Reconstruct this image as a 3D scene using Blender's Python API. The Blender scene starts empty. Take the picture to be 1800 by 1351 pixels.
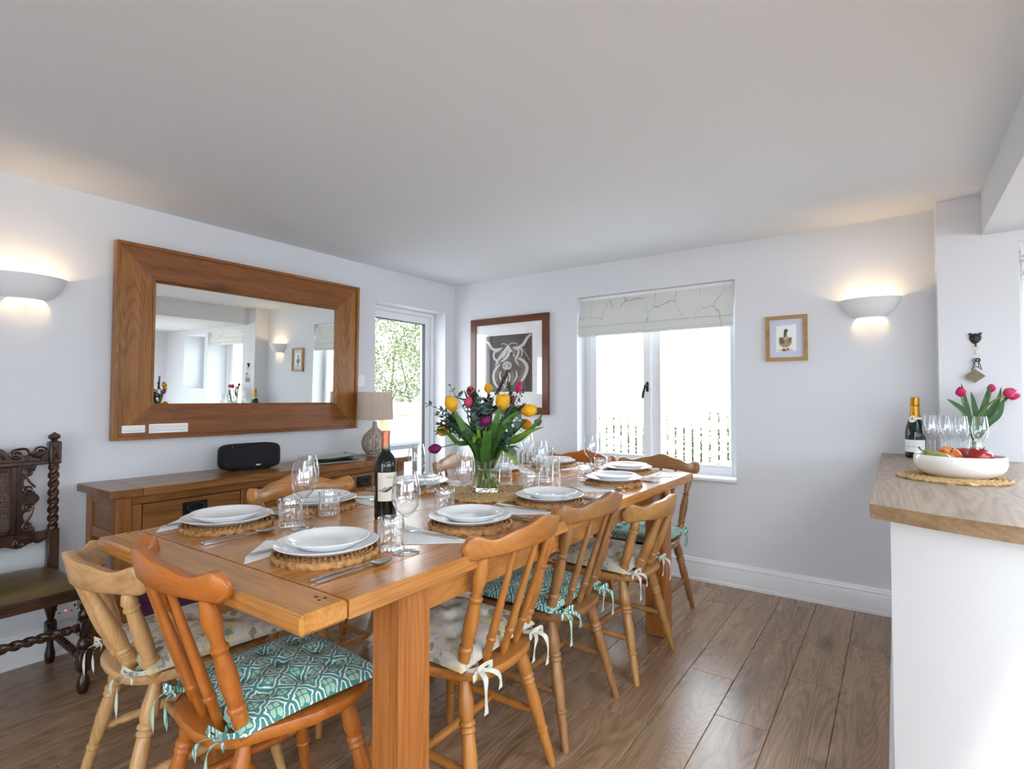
import bpy, bmesh, math, random
from mathutils import Vector, Matrix, Euler
R = math.radians
PI = math.pi
rnd = random.Random(11)
S = bpy.context.scene
COL = S.collection
H = 2.2            # ceiling height
BY = 3.66          # back wall plane
KX = 6.1           # kitchen wall on the right
RY = -2.4          # wall behind the camera

# ------------------------------------------------------------------ camera, sky, light, exposure
cam = bpy.data.cameras.new('camera')
cam.sensor_width = 36.0
cam.lens = 952.9 / 1800 * 36.0
cam.clip_start = 0.05
cam_o = bpy.data.objects.new('camera', cam)
COL.objects.link(cam_o)
cam_o.location = (3.221, 0.0, 1.196)
cam_o.rotation_euler = Euler((R(90 + 1.473), 0, R(35.24)), 'XYZ')
S.camera = cam_o

S.view_settings.view_transform = 'Standard'
S.view_settings.look = 'None'
S.view_settings.gamma = 1.0
S.view_settings.use_curve_mapping = False
S.view_settings.exposure = 0.17
S.cycles.transparent_max_bounces = 32
S.cycles.max_bounces = 14
S.cycles.diffuse_bounces = 6
S.cycles.glossy_bounces = 5
S.cycles.transmission_bounces = 12

world = bpy.data.worlds.new('sky')
S.world = world
world.use_nodes = True
wn = world.node_tree
wn.nodes.clear()
wo = wn.nodes.new('ShaderNodeOutputWorld')
wb = wn.nodes.new('ShaderNodeBackground')
wb.inputs['Color'].default_value = (0.82, 0.91, 1.0, 1)
wb.inputs['Strength'].default_value = 8.0
wn.links.new(wb.outputs[0], wo.inputs[0])

def light_portal(name, loc, rot, sx, sy):
    l = bpy.data.lights.new(name, 'AREA')
    l.shape = 'RECTANGLE'
    l.size = sx
    l.size_y = sy
    l.cycles.is_portal = True
    o = bpy.data.objects.new(name, l)
    COL.objects.link(o)
    o.location = loc
    o.rotation_euler = rot
    return o
# openings the daylight comes in by; side, rear and roof ones are added (an area light shines along its -Z)
light_portal('portal_garden_door', (-0.30, 3.15, 0.97), (0, R(-90), 0), 1.9, 0.8)
light_portal('portal_window', (1.82, BY + 0.30, 1.31), (R(-90), 0, 0), 1.15, 1.32)
light_portal('portal_kitchen_window', (4.07, BY + 0.30, 1.40), (R(-90), 0, 0), 0.7, 1.0)
light_portal('portal_kitchen_window_far', (5.45, BY + 0.30, 1.55), (R(-90), 0, 0), 0.8, 0.8)
light_portal('portal_added_side_window', (KX + 0.30, 0.50, 1.42), (0, R(90), 0), 1.1, 4.6)

light_portal('portal_added_rear_door', (2.75, RY - 0.30, 1.0), (R(90), 0, 0), 1.3, 2.0)
light_portal('portal_added_kitchen_rear', (4.75, RY - 0.30, 1.4), (R(90), 0, 0), 2.2, 1.1)
light_portal('portal_added_rooflight', (3.0, -1.15, H + 0.28), (0, 0, 0), 0.8, 0.9)
light_portal('portal_added_kitchen_rooflight', (4.8, 0.4, H + 0.28), (0, 0, 0), 1.8, 3.6)

# ------------------------------------------------------------------ mesh helpers
class MB:
    def __init__(s):
        s.v = []
        s.f = []
    def add(s, vs, fs):
        o = len(s.v)
        s.v.extend(tuple(v) for v in vs)
        s.f.extend(tuple(i + o for i in f) for f in fs)
        return s
    def box(s, x0, x1, y0, y1, z0, z1, c=0.0):
        if c <= 0:
            vs = [(x, y, z) for x in (x0, x1) for y in (y0, y1) for z in (z0, z1)]
            return s.add(vs, [(0, 1, 3, 2), (4, 6, 7, 5), (0, 4, 5, 1), (2, 3, 7, 6), (0, 2, 6, 4), (1, 5, 7, 3)])
        lo = (x0, y0, z0); hi = (x1, y1, z1)
        idx = {}
        vs = []
        for sx in (0, 1):
            for sy in (0, 1):
                for sz in (0, 1):
                    sg = (sx, sy, sz)
                    for a in range(3):
                        p = []
                        for k in range(3):
                            e = hi[k] if sg[k] else lo[k]
                            if k != a:
                                e += -c if sg[k] else c
                            p.append(e)
                        idx[(sx, sy, sz, a)] = len(vs)
                        vs.append(p)
        fs = []
        for a in range(3):
            b, d = (a + 1) % 3, (a + 2) % 3
            for sgn in (0, 1):
                q = []
                for (i, j) in ((0, 0), (1, 0), (1, 1), (0, 1)):
                    k = [0, 0, 0]; k[a] = sgn; k[b] = i; k[d] = j
                    q.append(idx[(*k, a)])
                fs.append(q if sgn else q[::-1])
            for i in (0, 1):
                for j in (0, 1):
                    k0 = [0, 0, 0]; k0[b] = i; k0[d] = j
                    k1 = list(k0); k1[a] = 1
                    q = [idx[(*k0, b)], idx[(*k1, b)], idx[(*k1, d)], idx[(*k0, d)]]
                    fs.append(q if (i == j) else q[::-1])
        for sx in (0, 1):
            for sy in (0, 1):
                for sz in (0, 1):
                    q = [idx[(sx, sy, sz, a)] for a in range(3)]
                    fs.append(q if (sx + sy + sz) % 2 else q[::-1])
        return s.add(vs, fs)
    def lathe(s, prof, n=24, c=(0, 0, 0), a0=0.0, a1=2 * PI, sx=1.0, sy=1.0, mod=None):
        full = abs(a1 - a0 - 2 * PI) < 1e-6
        m = n if full else n + 1
        vs = []
        for (r, z) in prof:
            for i in range(m):
                a = a0 + (a1 - a0) * i / n
                k = mod(a, r, z) if mod else 1.0
                vs.append((c[0] + r * k * sx * math.cos(a), c[1] + r * k * sy * math.sin(a), c[2] + z))
        fs = []
        for j in range(len(prof) - 1):
            for i in range(n):
                i2 = (i + 1) % m
                fs.append((j * m + i, j * m + i2, (j + 1) * m + i2, (j + 1) * m + i))
        return s.add(vs, fs)
    def tube(s, pts, rad, n=8, cap=True, closed=False):
        pts = [Vector(p) for p in pts]
        N = len(pts)
        if not hasattr(rad, '__len__'):
            rad = [rad] * N
        t0 = (pts[1] - pts[0]).normalized()
        up = Vector((0, 0, 1)) if abs(t0.z) < 0.9 else Vector((1, 0, 0))
        nrm = t0.cross(up).normalized()
        vs = []
        for i in range(N):
            if closed:
                t = (pts[(i + 1) % N] - pts[i - 1]).normalized()
            else:
                t = (pts[min(i + 1, N - 1)] - pts[max(i - 1, 0)])
                t = t.normalized() if t.length > 1e-9 else t0
            nrm = (nrm - t * nrm.dot(t))
            nrm = nrm.normalized() if nrm.length > 1e-9 else t.orthogonal().normalized()
            b = t.cross(nrm)
            for k in range(n):
                a = 2 * PI * k / n
                vs.append(pts[i] + (nrm * math.cos(a) + b * math.sin(a)) * rad[i])
        fs = []
        M = N if closed else N - 1
        for i in range(M):
            j = (i + 1) % N
            for k in range(n):
                k2 = (k + 1) % n
                fs.append((i * n + k, i * n + k2, j * n + k2, j * n + k))
        if cap and not closed:
            fs.append(tuple(range(n))[::-1])
            fs.append(tuple((N - 1) * n + k for k in range(n)))
        return s.add(vs, fs)
    def turned(s, p0, p1, prof, n=12):
        """a turned spindle: prof = [(t, radius)] along p0 -> p1"""
        p0, p1 = Vector(p0), Vector(p1)
        ax = (p1 - p0)
        t = ax.normalized()
        u = t.orthogonal().normalized()
        w = t.cross(u)
        vs = []
        for (q, r) in prof:
            for k in range(n):
                a = 2 * PI * k / n
                vs.append(p0 + ax * q + (u * math.cos(a) + w * math.sin(a)) * r)
        fs = []
        for i in range(len(prof) - 1):
            for k in range(n):
                k2 = (k + 1) % n
                fs.append((i * n + k, i * n + k2, (i + 1) * n + k2, (i + 1) * n + k))
        fs.append(tuple(range(n))[::-1])
        fs.append(tuple((len(prof) - 1) * n + k for k in range(n)))
        return s.add(vs, fs)
    def twist(s, p0, p1, r, turns, n=16, m=60, depth=0.32):
        """barley twist: two-start rope section"""
        p0, p1 = Vector(p0), Vector(p1)
        ax = p1 - p0
        t = ax.normalized(); u = t.orthogonal().normalized(); w = t.cross(u)
        vs = []
        for i in range(m + 1):
            q = i / m
            e = min(1.0, q / 0.06, (1 - q) / 0.06)
            for k in range(n):
                a = 2 * PI * k / n
                d = 1 - depth * e * (0.5 + 0.5 * math.cos(2 * a - 2 * PI * turns * q)) ** 1.5 - (1 - e) * 0.15
                vs.append(p0 + ax * q + (u * math.cos(a) + w * math.sin(a)) * r * d)
        fs = [(i * n + k, i * n + (k + 1) % n, (i + 1) * n + (k + 1) % n, (i + 1) * n + k) for i in range(m) for k in range(n)]
        fs.append(tuple(range(n))[::-1]); fs.append(tuple(m * n + k for k in range(n)))
        return s.add(vs, fs)
    def prism(s, poly, f0, f1):
        """poly: 2D points; f0/f1 map (a, b) to a 3D point on the two faces"""
        n = len(poly)
        vs = [f0(*p) for p in poly] + [f1(*p) for p in poly]
        fs = [tuple(range(n))[::-1], tuple(range(n, 2 * n))]
        fs += [(i, (i + 1) % n, n + (i + 1) % n, n + i) for i in range(n)]
        return s.add(vs, fs)
    def grid(s, fn, nu, nv, wrap=False):
        vs = [fn(i / (nu - (0 if wrap else 1)), j / (nv - 1)) for j in range(nv) for i in range(nu)]
        fs = []
        for j in range(nv - 1):
            for i in range(nu if wrap else nu - 1):
                i2 = (i + 1) % nu
                fs.append((j * nu + i, j * nu + i2, (j + 1) * nu + i2, (j + 1) * nu + i))
        return s.add(vs, fs)
    def mesh(s, name, mats, smooth=True, angle=42, mi=None):
        me = bpy.data.meshes.new(name)
        me.from_pydata(s.v, [], s.f)
        for m in (mats if isinstance(mats, (list, tuple)) else [mats]):
            me.materials.append(m)
        if len(s.v) < 60000:
            bm = bmesh.new()
            bm.from_mesh(me)
            bmesh.ops.recalc_face_normals(bm, faces=bm.faces)
            bm.to_mesh(me)
            bm.free()
        if mi:
            for p, k in zip(me.polygons, mi):
                p.material_index = k
        if smooth:
            for p in me.polygons:
                p.use_smooth = True
            me.set_sharp_from_angle(angle=R(angle))
        me.update()
        return me
    def build(s, name, mat, parent=None, smooth=True, angle=42, loc=None, rot=None):
        o = bpy.data.objects.new(name, s.mesh(name, mat, smooth, angle))
        COL.objects.link(o)
        if parent is not None:
            o.parent = parent
        if loc is not None:
            o.location = loc
        if rot is not None:
            o.rotation_euler = rot
        return o

def tag(o, label, cat, group=None, kind=None):
    o['label'] = label
    o['category'] = cat
    if group: o['group'] = group
    if kind: o['kind'] = kind
    return o
def struct(o, label=None):
    o['kind'] = 'structure'
    if label: o['label'] = label
    return o
def empty(name, loc=(0, 0, 0), rz=0.0, rot=None):
    o = bpy.data.objects.new(name, None)
    COL.objects.link(o)
    o.empty_display_size = 0.05
    o.location = loc
    o.rotation_euler = rot if rot is not None else (0, 0, rz)
    return o
def copy_tree(o, parent=None):
    c = o.copy()
    COL.objects.link(c)
    if parent is not None:
        c.parent = parent
    for ch in list(o.children):
        copy_tree(ch, c)
    return c
def obj(name, me, parent=None, loc=None, rot=None):
    o = bpy.data.objects.new(name, me)
    COL.objects.link(o)
    if parent is not None: o.parent = parent
    if loc is not None: o.location = loc
    if rot is not None: o.rotation_euler = rot
    return o
def set_mat(o, mat):
    for sl in o.material_slots:
        sl.link = 'OBJECT'
        sl.material = mat
def bez(p0, p1, p2, p3, n=12):
    p0, p1, p2, p3 = map(Vector, (p0, p1, p2, p3))
    out = []
    for i in range(n + 1):
        t = i / n
        out.append(p0 * (1 - t) ** 3 + p1 * 3 * t * (1 - t) ** 2 + p2 * 3 * t * t * (1 - t) + p3 * t ** 3)
    return out
def smooth_path(pts, n=6):
    """Catmull-Rom through points"""
    P = [Vector(p) for p in pts]
    out = []
    for i in range(len(P) - 1):
        a = P[max(i - 1, 0)]; b = P[i]; c = P[i + 1]; d = P[min(i + 2, len(P) - 1)]
        for k in range(n):
            t = k / n
            out.append(0.5 * ((2 * b) + (c - a) * t + (2 * a - 5 * b + 4 * c - d) * t * t + (3 * b - a - 3 * c + d) * t ** 3))
    out.append(P[-1])
    return out
def font_mesh(text, size, shear=0.0):
    cu = bpy.data.curves.new('lettering', 'FONT')
    cu.body = text
    cu.size = size
    cu.shear = shear
    cu.align_x = 'CENTER'
    o = bpy.data.objects.new('lettering', cu)
    COL.objects.link(o)
    dg = bpy.context.evaluated_depsgraph_get()
    me = bpy.data.meshes.new_from_object(o.evaluated_get(dg))
    vs = [v.co.copy() for v in me.vertices]
    fs = [tuple(p.vertices) for p in me.polygons]
    bpy.data.objects.remove(o)
    bpy.data.curves.remove(cu)
    bpy.data.meshes.remove(me)
    return vs, fs

# ------------------------------------------------------------------ materials
def srgb(r, g, b):
    def f(c):
        c /= 255.0
        return c / 12.92 if c <= 0.04045 else ((c + 0.055) / 1.055) ** 2.4
    return (f(r), f(g), f(b), 1.0)
class Mat:
    def __init__(s, name):
        s.m = bpy.data.materials.new(name)
        s.m.use_nodes = True
        s.t = s.m.node_tree
        s.t.nodes.clear()
        s.out = s.n('ShaderNodeOutputMaterial')
    def n(s, t, **kw):
        x = s.t.nodes.new(t)
        for k, v in kw.items():
            setattr(x, k, v)
        return x
    def l(s, a, b):
        s.t.links.new(a, b)
    def val(s, sock, v):
        if isinstance(v, bpy.types.NodeSocket):
            s.l(v, sock)
        else:
            sock.default_value = v
    def math(s, op, a, b=0.0, c=None, clamp=False):
        x = s.n('ShaderNodeMath', operation=op, use_clamp=clamp)
        s.val(x.inputs[0], a); s.val(x.inputs[1], b)
        if c is not None: s.val(x.inputs[2], c)
        return x.outputs[0]
    def mix(s, f, a, b, blend='MIX'):
        x = s.n('ShaderNodeMix', data_type='RGBA', blend_type=blend)
        s.val(x.inputs[0], f); s.val(x.inputs[6], a); s.val(x.inputs[7], b)
        return x.outputs[2]
    def ramp(s, f, stops, interp='LINEAR'):
        x = s.n('ShaderNodeValToRGB')
        x.color_ramp.interpolation = interp
        e = x.color_ramp.elements
        while len(e) < len(stops): e.new(0.5)
        for k, (p, c) in enumerate(stops):
            e[k].position = p; e[k].color = c
        s.val(x.inputs[0], f)
        return x.outputs[0]
    def coord(s, kind='Object', scale=(1, 1, 1), rot=(0, 0, 0), loc=(0, 0, 0), random=0.0):
        tc = s.n('ShaderNodeTexCoord')
        mp = s.n('ShaderNodeMapping')
        mp.inputs['Scale'].default_value = scale
        mp.inputs['Rotation'].default_value = rot
        mp.inputs['Location'].default_value = loc
        src = tc.outputs[kind]
        if random:
            oi = s.n('ShaderNodeObjectInfo')
            va = s.n('ShaderNodeVectorMath', operation='SCALE')
            va.inputs[0].default_value = (1.0, 1.7, 2.3)
            s.l(s.math('MULTIPLY', oi.outputs['Random'], random), va.inputs[3])
            ad = s.n('ShaderNodeVectorMath', operation='ADD')
            s.l(src, ad.inputs[0]); s.l(va.outputs[0], ad.inputs[1])
            src = ad.outputs[0]
        s.l(src, mp.inputs[0])
        return mp.outputs[0]
    def noise(s, vec, scale=5, detail=4, rough=0.55, dist=0.0, out='Fac'):
        x = s.n('ShaderNodeTexNoise')
        x.inputs['Scale'].default_value = scale
        x.inputs['Detail'].default_value = detail
        x.inputs['Roughness'].default_value = rough
        x.inputs['Distortion'].default_value = dist
        s.l(vec, x.inputs['Vector'])
        return x.outputs[out]
    def bump(s, h, strength=0.2, dist=0.01):
        b = s.n('ShaderNodeBump')
        b.inputs['Strength'].default_value = strength
        b.inputs['Distance'].default_value = dist
        s.l(h, b.inputs['Height'])
        return b.outputs[0]
    def bsdf(s, color=(0.8, 0.8, 0.8, 1), rough=0.5, metal=0.0, spec=0.5, normal=None, coat=0.0, coat_r=0.1, trans=0.0, ior=1.45,
             emis=None, emis_s=0.0, sheen=0.0):
        b = s.n('ShaderNodeBsdfPrincipled')
        s.val(b.inputs['Base Color'], color)
        s.val(b.inputs['Roughness'], rough)
        s.val(b.inputs['Metallic'], metal)
        s.val(b.inputs['Specular IOR Level'], spec)
        s.val(b.inputs['IOR'], ior)
        s.val(b.inputs['Coat Weight'], coat)
        s.val(b.inputs['Coat Roughness'], coat_r)
        s.val(b.inputs['Transmission Weight'], trans)
        s.val(b.inputs['Sheen Weight'], sheen)
        if emis is not None:
            s.val(b.inputs['Emission Color'], emis)
            s.val(b.inputs['Emission Strength'], emis_s)
        if normal is not None:
            s.l(normal, b.inputs['Normal'])
        s.l(b.outputs[0], s.out.inputs[0])
        return b
def plain(name, col, rough=0.5, metal=0.0, spec=0.5, var=0.06, scale=30, bump=0.0, **kw):
    m = Mat(name)
    v = m.coord()
    nz = m.noise(v, scale, 3)
    c = m.mix(nz, tuple(x * (1 - var) for x in col[:3]) + (1,), tuple(min(1, x * (1 + var)) for x in col[:3]) + (1,))
    nm = m.bump(m.noise(v, scale * 6, 2), bump, 0.002) if bump else None
    m.bsdf(c, rough, metal, spec, nm, **kw)
    return m.m
def wood(name, dark, mid, light, axis='x', grain=1.0, rough=0.4, coat=0.0, knots=0.0, spec=0.5, ring=0.5, bump=0.12, tone=0.12, random=37.0, wear=0.0, fw=0.85, sw=1.1, rp=0.6, rk=150.0):
    m = Mat(name)
    k = {'x': 0, 'y': 1, 'z': 2}[axis]
    def sc(al, ac):
        q = [ac * grain] * 3
        q[k] = al * grain
        return tuple(q)
    cn = m.noise(m.coord(scale=sc(0.75, 5.0), random=random), 1.0, 1.6, 0.45)
    ph = m.math('MULTIPLY', cn, rk)
    rings = m.math('ADD', 0.5, m.math('MULTIPLY', m.math('SINE', ph), 0.5))
    rings = m.math('POWER', rings, rp)
    fine = m.noise(m.coord(scale=sc(5.0, 210.0), random=random), 1.0, 3, 0.65)
    streak = m.noise(m.coord(scale=sc(0.8, 14.0), random=random), 1.0, 4, 0.6)
    f = m.math('ADD', m.math('MULTIPLY', m.math('SUBTRACT', rings, 0.62 if rp > 0.5 else 0.78), ring * 0.30), m.math('MULTIPLY', m.math('SUBTRACT', streak, 0.5), sw))
    f = m.math('ADD', f, m.math('MULTIPLY', m.math('SUBTRACT', fine, 0.5), fw))
    f = m.math('ADD', f, 0.45)
    col = m.ramp(f, [(0.0, dark), (0.42, mid), (0.85, light)])
    if tone:
        oi = m.n('ShaderNodeObjectInfo')
        g = m.math('ADD', m.math('MULTIPLY', oi.outputs['Random'], tone * 2), 1.0 - tone)
        hs = m.n('ShaderNodeHueSaturation')
        m.l(g, hs.inputs['Value']); m.l(col, hs.inputs['Color'])
        col = hs.outputs[0]
    if knots:
        vo = m.n('ShaderNodeTexVoronoi')
        vo.inputs['Scale'].default_value = 1.0
        m.l(m.coord(scale=sc(1.6, 4.2), random=random), vo.inputs['Vector'])
        kf = m.ramp(vo.outputs['Distance'], [(0.0, (1, 1, 1, 1)), (0.10, (0.55, 0.55, 0.55, 1)), (0.22, (0, 0, 0, 1))])
        gate = m.math('GREATER_THAN', m.noise(m.coord(scale=sc(0.9, 2.4), random=random), 1.0, 1), 0.56)
        col = m.mix(m.math('MULTIPLY', m.math('MULTIPLY', kf, gate), knots), col, tuple(x * 0.35 for x in dark[:3]) + (1,))
    if wear:
        wf = m.ramp(m.noise(m.coord(scale=sc(3, 6), random=random), 2.0, 4, 0.65), [(0.58, (0, 0, 0, 1)), (0.72, (1, 1, 1, 1))])
        col = m.mix(m.math('MULTIPLY', wf, wear), col, tuple(x * 0.55 for x in dark[:3]) + (1,))
    rr = m.math('ADD', rough - 0.06, m.math('MULTIPLY', streak, 0.12))
    m.bsdf(col, rr, 0, spec, m.bump(fine, bump, 0.002), coat=coat, coat_r=0.12)
    return m.m
def thin_glass(name, tint=(1, 1, 1, 1), edge=(0.72, 0.76, 0.76, 1), ior=1.5, gain=1.6, rough=0.0):
    m = Mat(name)
    lw = m.n('ShaderNodeLayerWeight'); lw.inputs[0].default_value = 0.5
    sch = m.math('ADD', 0.04, m.math('MULTIPLY', m.math('POWER', lw.outputs['Facing'], 5.0), 0.96))
    f = m.math('MULTIPLY', sch, gain, clamp=True)
    tr = m.n('ShaderNodeBsdfTransparent')
    m.l(m.mix(m.math('POWER', lw.outputs['Facing'], 3.6), tint, edge), tr.inputs[0])
    gl = m.n('ShaderNodeBsdfGlossy'); gl.inputs['Roughness'].default_value = rough
    gl.inputs[0].default_value = (1, 1, 1, 1)
    mx = m.n('ShaderNodeMixShader')
    m.l(f, mx.inputs[0]); m.l(tr.outputs[0], mx.inputs[1]); m.l(gl.outputs[0], mx.inputs[2])
    m.l(mx.outputs[0], m.out.inputs[0])
    return m.m

def wall_paint(name, col, rough=0.85):
    m = Mat(name)
    v = m.coord()
    big = m.noise(v, 0.8, 3)
    c = m.mix(big, tuple(x * 0.985 for x in col[:3]) + (1,), col)
    m.bsdf(c, rough, 0, 0.25, m.bump(m.noise(v, 260, 2), 0.06, 0.001))
    return m.m
M = {}
M['wall'] = wall_paint('white_wall_paint', (0.725, 0.735, 0.765, 1))
M['ceil'] = wall_paint('ceiling_paint', (0.755, 0.79, 0.825, 1))
M['gloss'] = plain('white_gloss_paint', (0.82, 0.83, 0.85, 1), 0.28, var=0.01)
M['upvc'] = plain('white_window_plastic', (0.84, 0.86, 0.88, 1), 0.3, var=0.01)
M['panel'] = plain('white_panel', (0.80, 0.82, 0.84, 1), 0.4, var=0.01)
M['pane'] = thin_glass('window_pane', gain=1.0, edge=(0.9, 0.93, 0.92, 1))
M['glass'] = thin_glass('clear_glassware', tint=(0.96, 0.97, 0.975, 1), edge=(0.30, 0.34, 0.36, 1), gain=3.0)
mg = Mat('cut_glass'); mg.bsdf((1, 1, 1, 1), 0.0, trans=1.0, ior=1.46); M['cutglass'] = mg.m
M['floor'] = wood('oak_laminate', srgb(92, 70, 51), srgb(146, 116, 88), srgb(184, 154, 121), 'y', 1.0, 0.27, 0.0, 0.75, 0.75, 0.85, 0.08, 0.09, 61.0, sw=0.70, rp=0.45, rk=250.0)
M['table_y'] = wood('table_oak_long', srgb(126, 74, 28), srgb(180, 118, 53), srgb(204, 146, 78), 'y', 1.0, 0.26, 0.30, 0.30, 0.5, 0.40, 0.02, 0.06)
M['table_x'] = wood('table_oak_cross', srgb(132, 80, 31), srgb(188, 126, 58), srgb(208, 152, 82), 'x', 1.0, 0.26, 0.25, 0.2, 0.5, 0.45, 0.05, 0.05)
M['table_z'] = wood('table_oak_leg', srgb(112, 60, 24), srgb(162, 98, 44), srgb(188, 124, 64), 'z', 1.0, 0.34, 0.15, 0.4, 0.5, 0.5, 0.06, 0.06)
M['side_y'] = wood('sideboard_oak_long', srgb(80, 48, 20), srgb(128, 83, 40), srgb(160, 110, 60), 'y', 1.1, 0.3, 0.2, 0.4, 0.5, 0.55, 0.08, 0.10)
M['side_x'] = wood('sideboard_oak_cross', srgb(80, 46, 22), srgb(126, 80, 40), srgb(152, 102, 56), 'x', 1.1, 0.3, 0.2, 0.2, 0.5, 0.5, 0.08, 0.06)
M['side_z'] = wood('sideboard_oak_post', srgb(84, 48, 20), srgb(132, 82, 38), srgb(160, 106, 56), 'z', 1.1, 0.34, 0.15, 0.3, 0.5, 0.5, 0.08, 0.08)
M['mir_y'] = wood('mirror_frame_oak_long', srgb(78, 40, 14), srgb(130, 76, 31), srgb(158, 98, 46), 'y', 1.2, 0.38, 0.1, 0.8, 0.5, 0.4, 0.10, 0.05)
M['mir_z'] = wood('mirror_frame_oak_upright', srgb(92, 54, 20), srgb(144, 93, 40), srgb(174, 120, 60), 'z', 1.2, 0.38, 0.1, 0.5, 0.5, 0.7, 0.10, 0.06)
def chairwood(nm, d, mi, li, **kw):
    M[nm + '_x'] = wood('chair_' + nm + '_cross', d, mi, li, 'x', 1.6, 0.34, 0.15, 0.0, 0.5, 0.45, 0.03, 0.04, fw=0.30, sw=0.8, **kw)
    M[nm + '_z'] = wood('chair_' + nm + '_turned', d, mi, li, 'z', 1.6, 0.34, 0.15, 0.0, 0.5, 0.35, 0.03, 0.04, fw=0.35, sw=0.9, **kw)
chairwood('orange', srgb(128, 64, 18), srgb(172, 97, 34), srgb(192, 119, 48))
chairwood('amber', srgb(128, 74, 26), srgb(174, 112, 50), srgb(196, 136, 70))
chairwood('oak', srgb(116, 74, 36), srgb(170, 122, 68), srgb(200, 154, 98), wear=0.5)
chairwood('pale', srgb(140, 98, 56), srgb(194, 150, 98), srgb(216, 178, 128), wear=0.35)
chairwood('brown', srgb(98, 62, 32), srgb(146, 102, 60), srgb(176, 132, 84))
chairwood('honey', srgb(128, 76, 32), srgb(180, 122, 62), srgb(204, 150, 88))
chairwood('fawn', srgb(132, 94, 68), srgb(178, 138, 104), srgb(202, 166, 132))
M['antique'] = wood('dark_carved_oak', srgb(16, 10, 7), srgb(44, 26, 17), srgb(92, 54, 32), 'z', 1.5, 0.28, 0.25, 0.0, 0.5, 0.4, 0.12, 0.0)
M['antique_x'] = wood('dark_carved_oak_cross', srgb(18, 11, 8), srgb(50, 29, 19), srgb(104, 62, 38), 'x', 1.5, 0.28, 0.25, 0.0, 0.5, 0.4, 0.12, 0.0)
M['work'] = wood('greige_worktop', srgb(112, 96, 80), srgb(150, 132, 114), srgb(176, 160, 142), 'y', 0.9, 0.40, 0.0, 0.15, 0.5, 0.8, 0.12, 0.0)
M['work_edge'] = wood('worktop_edging', srgb(112, 88, 62), srgb(152, 124, 92), srgb(178, 150, 118), 'x', 1.6, 0.45, 0.0, 0.0, 0.5, 0.5, 0.12, 0.0)
M['china'] = plain('white_china', (0.90, 0.91, 0.92, 1), 0.12, var=0.005, coat=0.3)
M['bowl'] = plain('cream_glazed_bowl', (0.80, 0.79, 0.75, 1), 0.12, var=0.01, coat=0.4)
M['steel'] = plain('brushed_steel', (0.62, 0.61, 0.60, 1), 0.22, 1.0, var=0.02)
M['blackmetal'] = plain('black_iron', (0.02, 0.02, 0.022, 1), 0.4, 0.6, var=0.2)
M['paper'] = plain('white_paper', (0.88, 0.88, 0.87, 1), 0.8, var=0.01)
M['ink'] = plain('grey_print', (0.22, 0.22, 0.24, 1), 0.8, var=0.02)
M['plaster'] = plain('white_plaster', (0.76, 0.765, 0.775, 1), 0.75, var=0.01)
def seagrass(name, dark, light):
    m = Mat(name)
    v = m.coord(random=9.0)
    a = m.noise(v, 62, 3, 0.6); b = m.noise(v, 300, 2)
    f = m.math('ADD', m.math('MULTIPLY', a, 0.75), m.math('MULTIPLY', b, 0.35))
    c = m.ramp(f, [(0.36, dark), (0.56, light), (0.75, tuple(min(1, x * 1.25) for x in light[:3]) + (1,))])
    m.bsdf(c, 0.62, 0, 0.35, m.bump(b, 0.5, 0.003))
    return m.m
M['mat'] = seagrass('woven_seagrass', srgb(92, 58, 30), srgb(182, 134, 84))
M['ribglass'] = thin_glass('ribbed_glassware', tint=(0.985, 0.99, 0.995, 1), edge=(0.52, 0.56, 0.58, 1), gain=3.0)
M['runner'] = seagrass('woven_water_hyacinth', srgb(128, 96, 58), srgb(202, 168, 118))

# ================================================================== THE ROOM
# sun over the roof from behind the house front: lights the garden, not the table
sun = bpy.data.lights.new('sun', 'SUN')
sun.energy = 2.0
sun.angle = R(1.5)
sun.color = (1.0, 0.95, 0.86)
sun_o = bpy.data.objects.new('sun', sun)
COL.objects.link(sun_o)
sun_o.rotation_euler = (R(32), R(8), R(20))

def rects_wall(name, mat, spans, mapf):
    mb = MB()
    for (a0, a1, z0, z1) in spans:
        mb.box(*mapf(a0, a1, z0, z1))
    return struct(mb.build(name, mat, smooth=False))
def spans_with_holes(a0, a1, z0, z1, holes):
    out = []
    cur = a0
    for (h0, h1, hz0, hz1) in sorted(holes):
        if h0 > cur: out.append((cur, h0, z0, z1))
        if hz0 > z0: out.append((h0, h1, z0, hz0))
        if hz1 < z1: out.append((h0, h1, hz1, z1))
        cur = h1
    if cur < a1: out.append((cur, a1, z0, z1))
    return out
DOOR = (2.757, 3.542, 0.0, 1.943)
WIN = (1.243, 2.388, 0.655, 1.964)
KD = (3.715, 4.70, 0.0, 1.95)
KW = (4.80, 5.46, 1.16, 1.93)
SW = (-1.7, 2.7, 0.95, 1.90)
KR = (3.75, 5.75, 0.90, 1.90)
PD = (2.15, 3.35, 0.0, 2.02)
rects_wall('wall_left', M['wall'], spans_with_holes(RY - 0.3, BY + 0.3, -0.1, 2.6, [DOOR]), lambda a0, a1, z0, z1: (-0.30, 0.0, a0, a1, z0, z1))
rects_wall('wall_back', M['wall'], spans_with_holes(0.0, 3.405, -0.1, 2.6, [WIN]), lambda a0, a1, z0, z1: (a0, a1, BY, BY + 0.30, z0, z1))
rects_wall('wall_kitchen', M['wall'], spans_with_holes(3.405, KX, -0.1, 2.6, [KD, KW]), lambda a0, a1, z0, z1: (a0, a1, 3.50, BY + 0.30, z0, z1))
rects_wall('wall_right', M['wall'], spans_with_holes(RY - 0.3, BY + 0.3, -0.1, 2.6, [SW]), lambda a0, a1, z0, z1: (KX, KX + 0.30, a0, a1, z0, z1))
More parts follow.
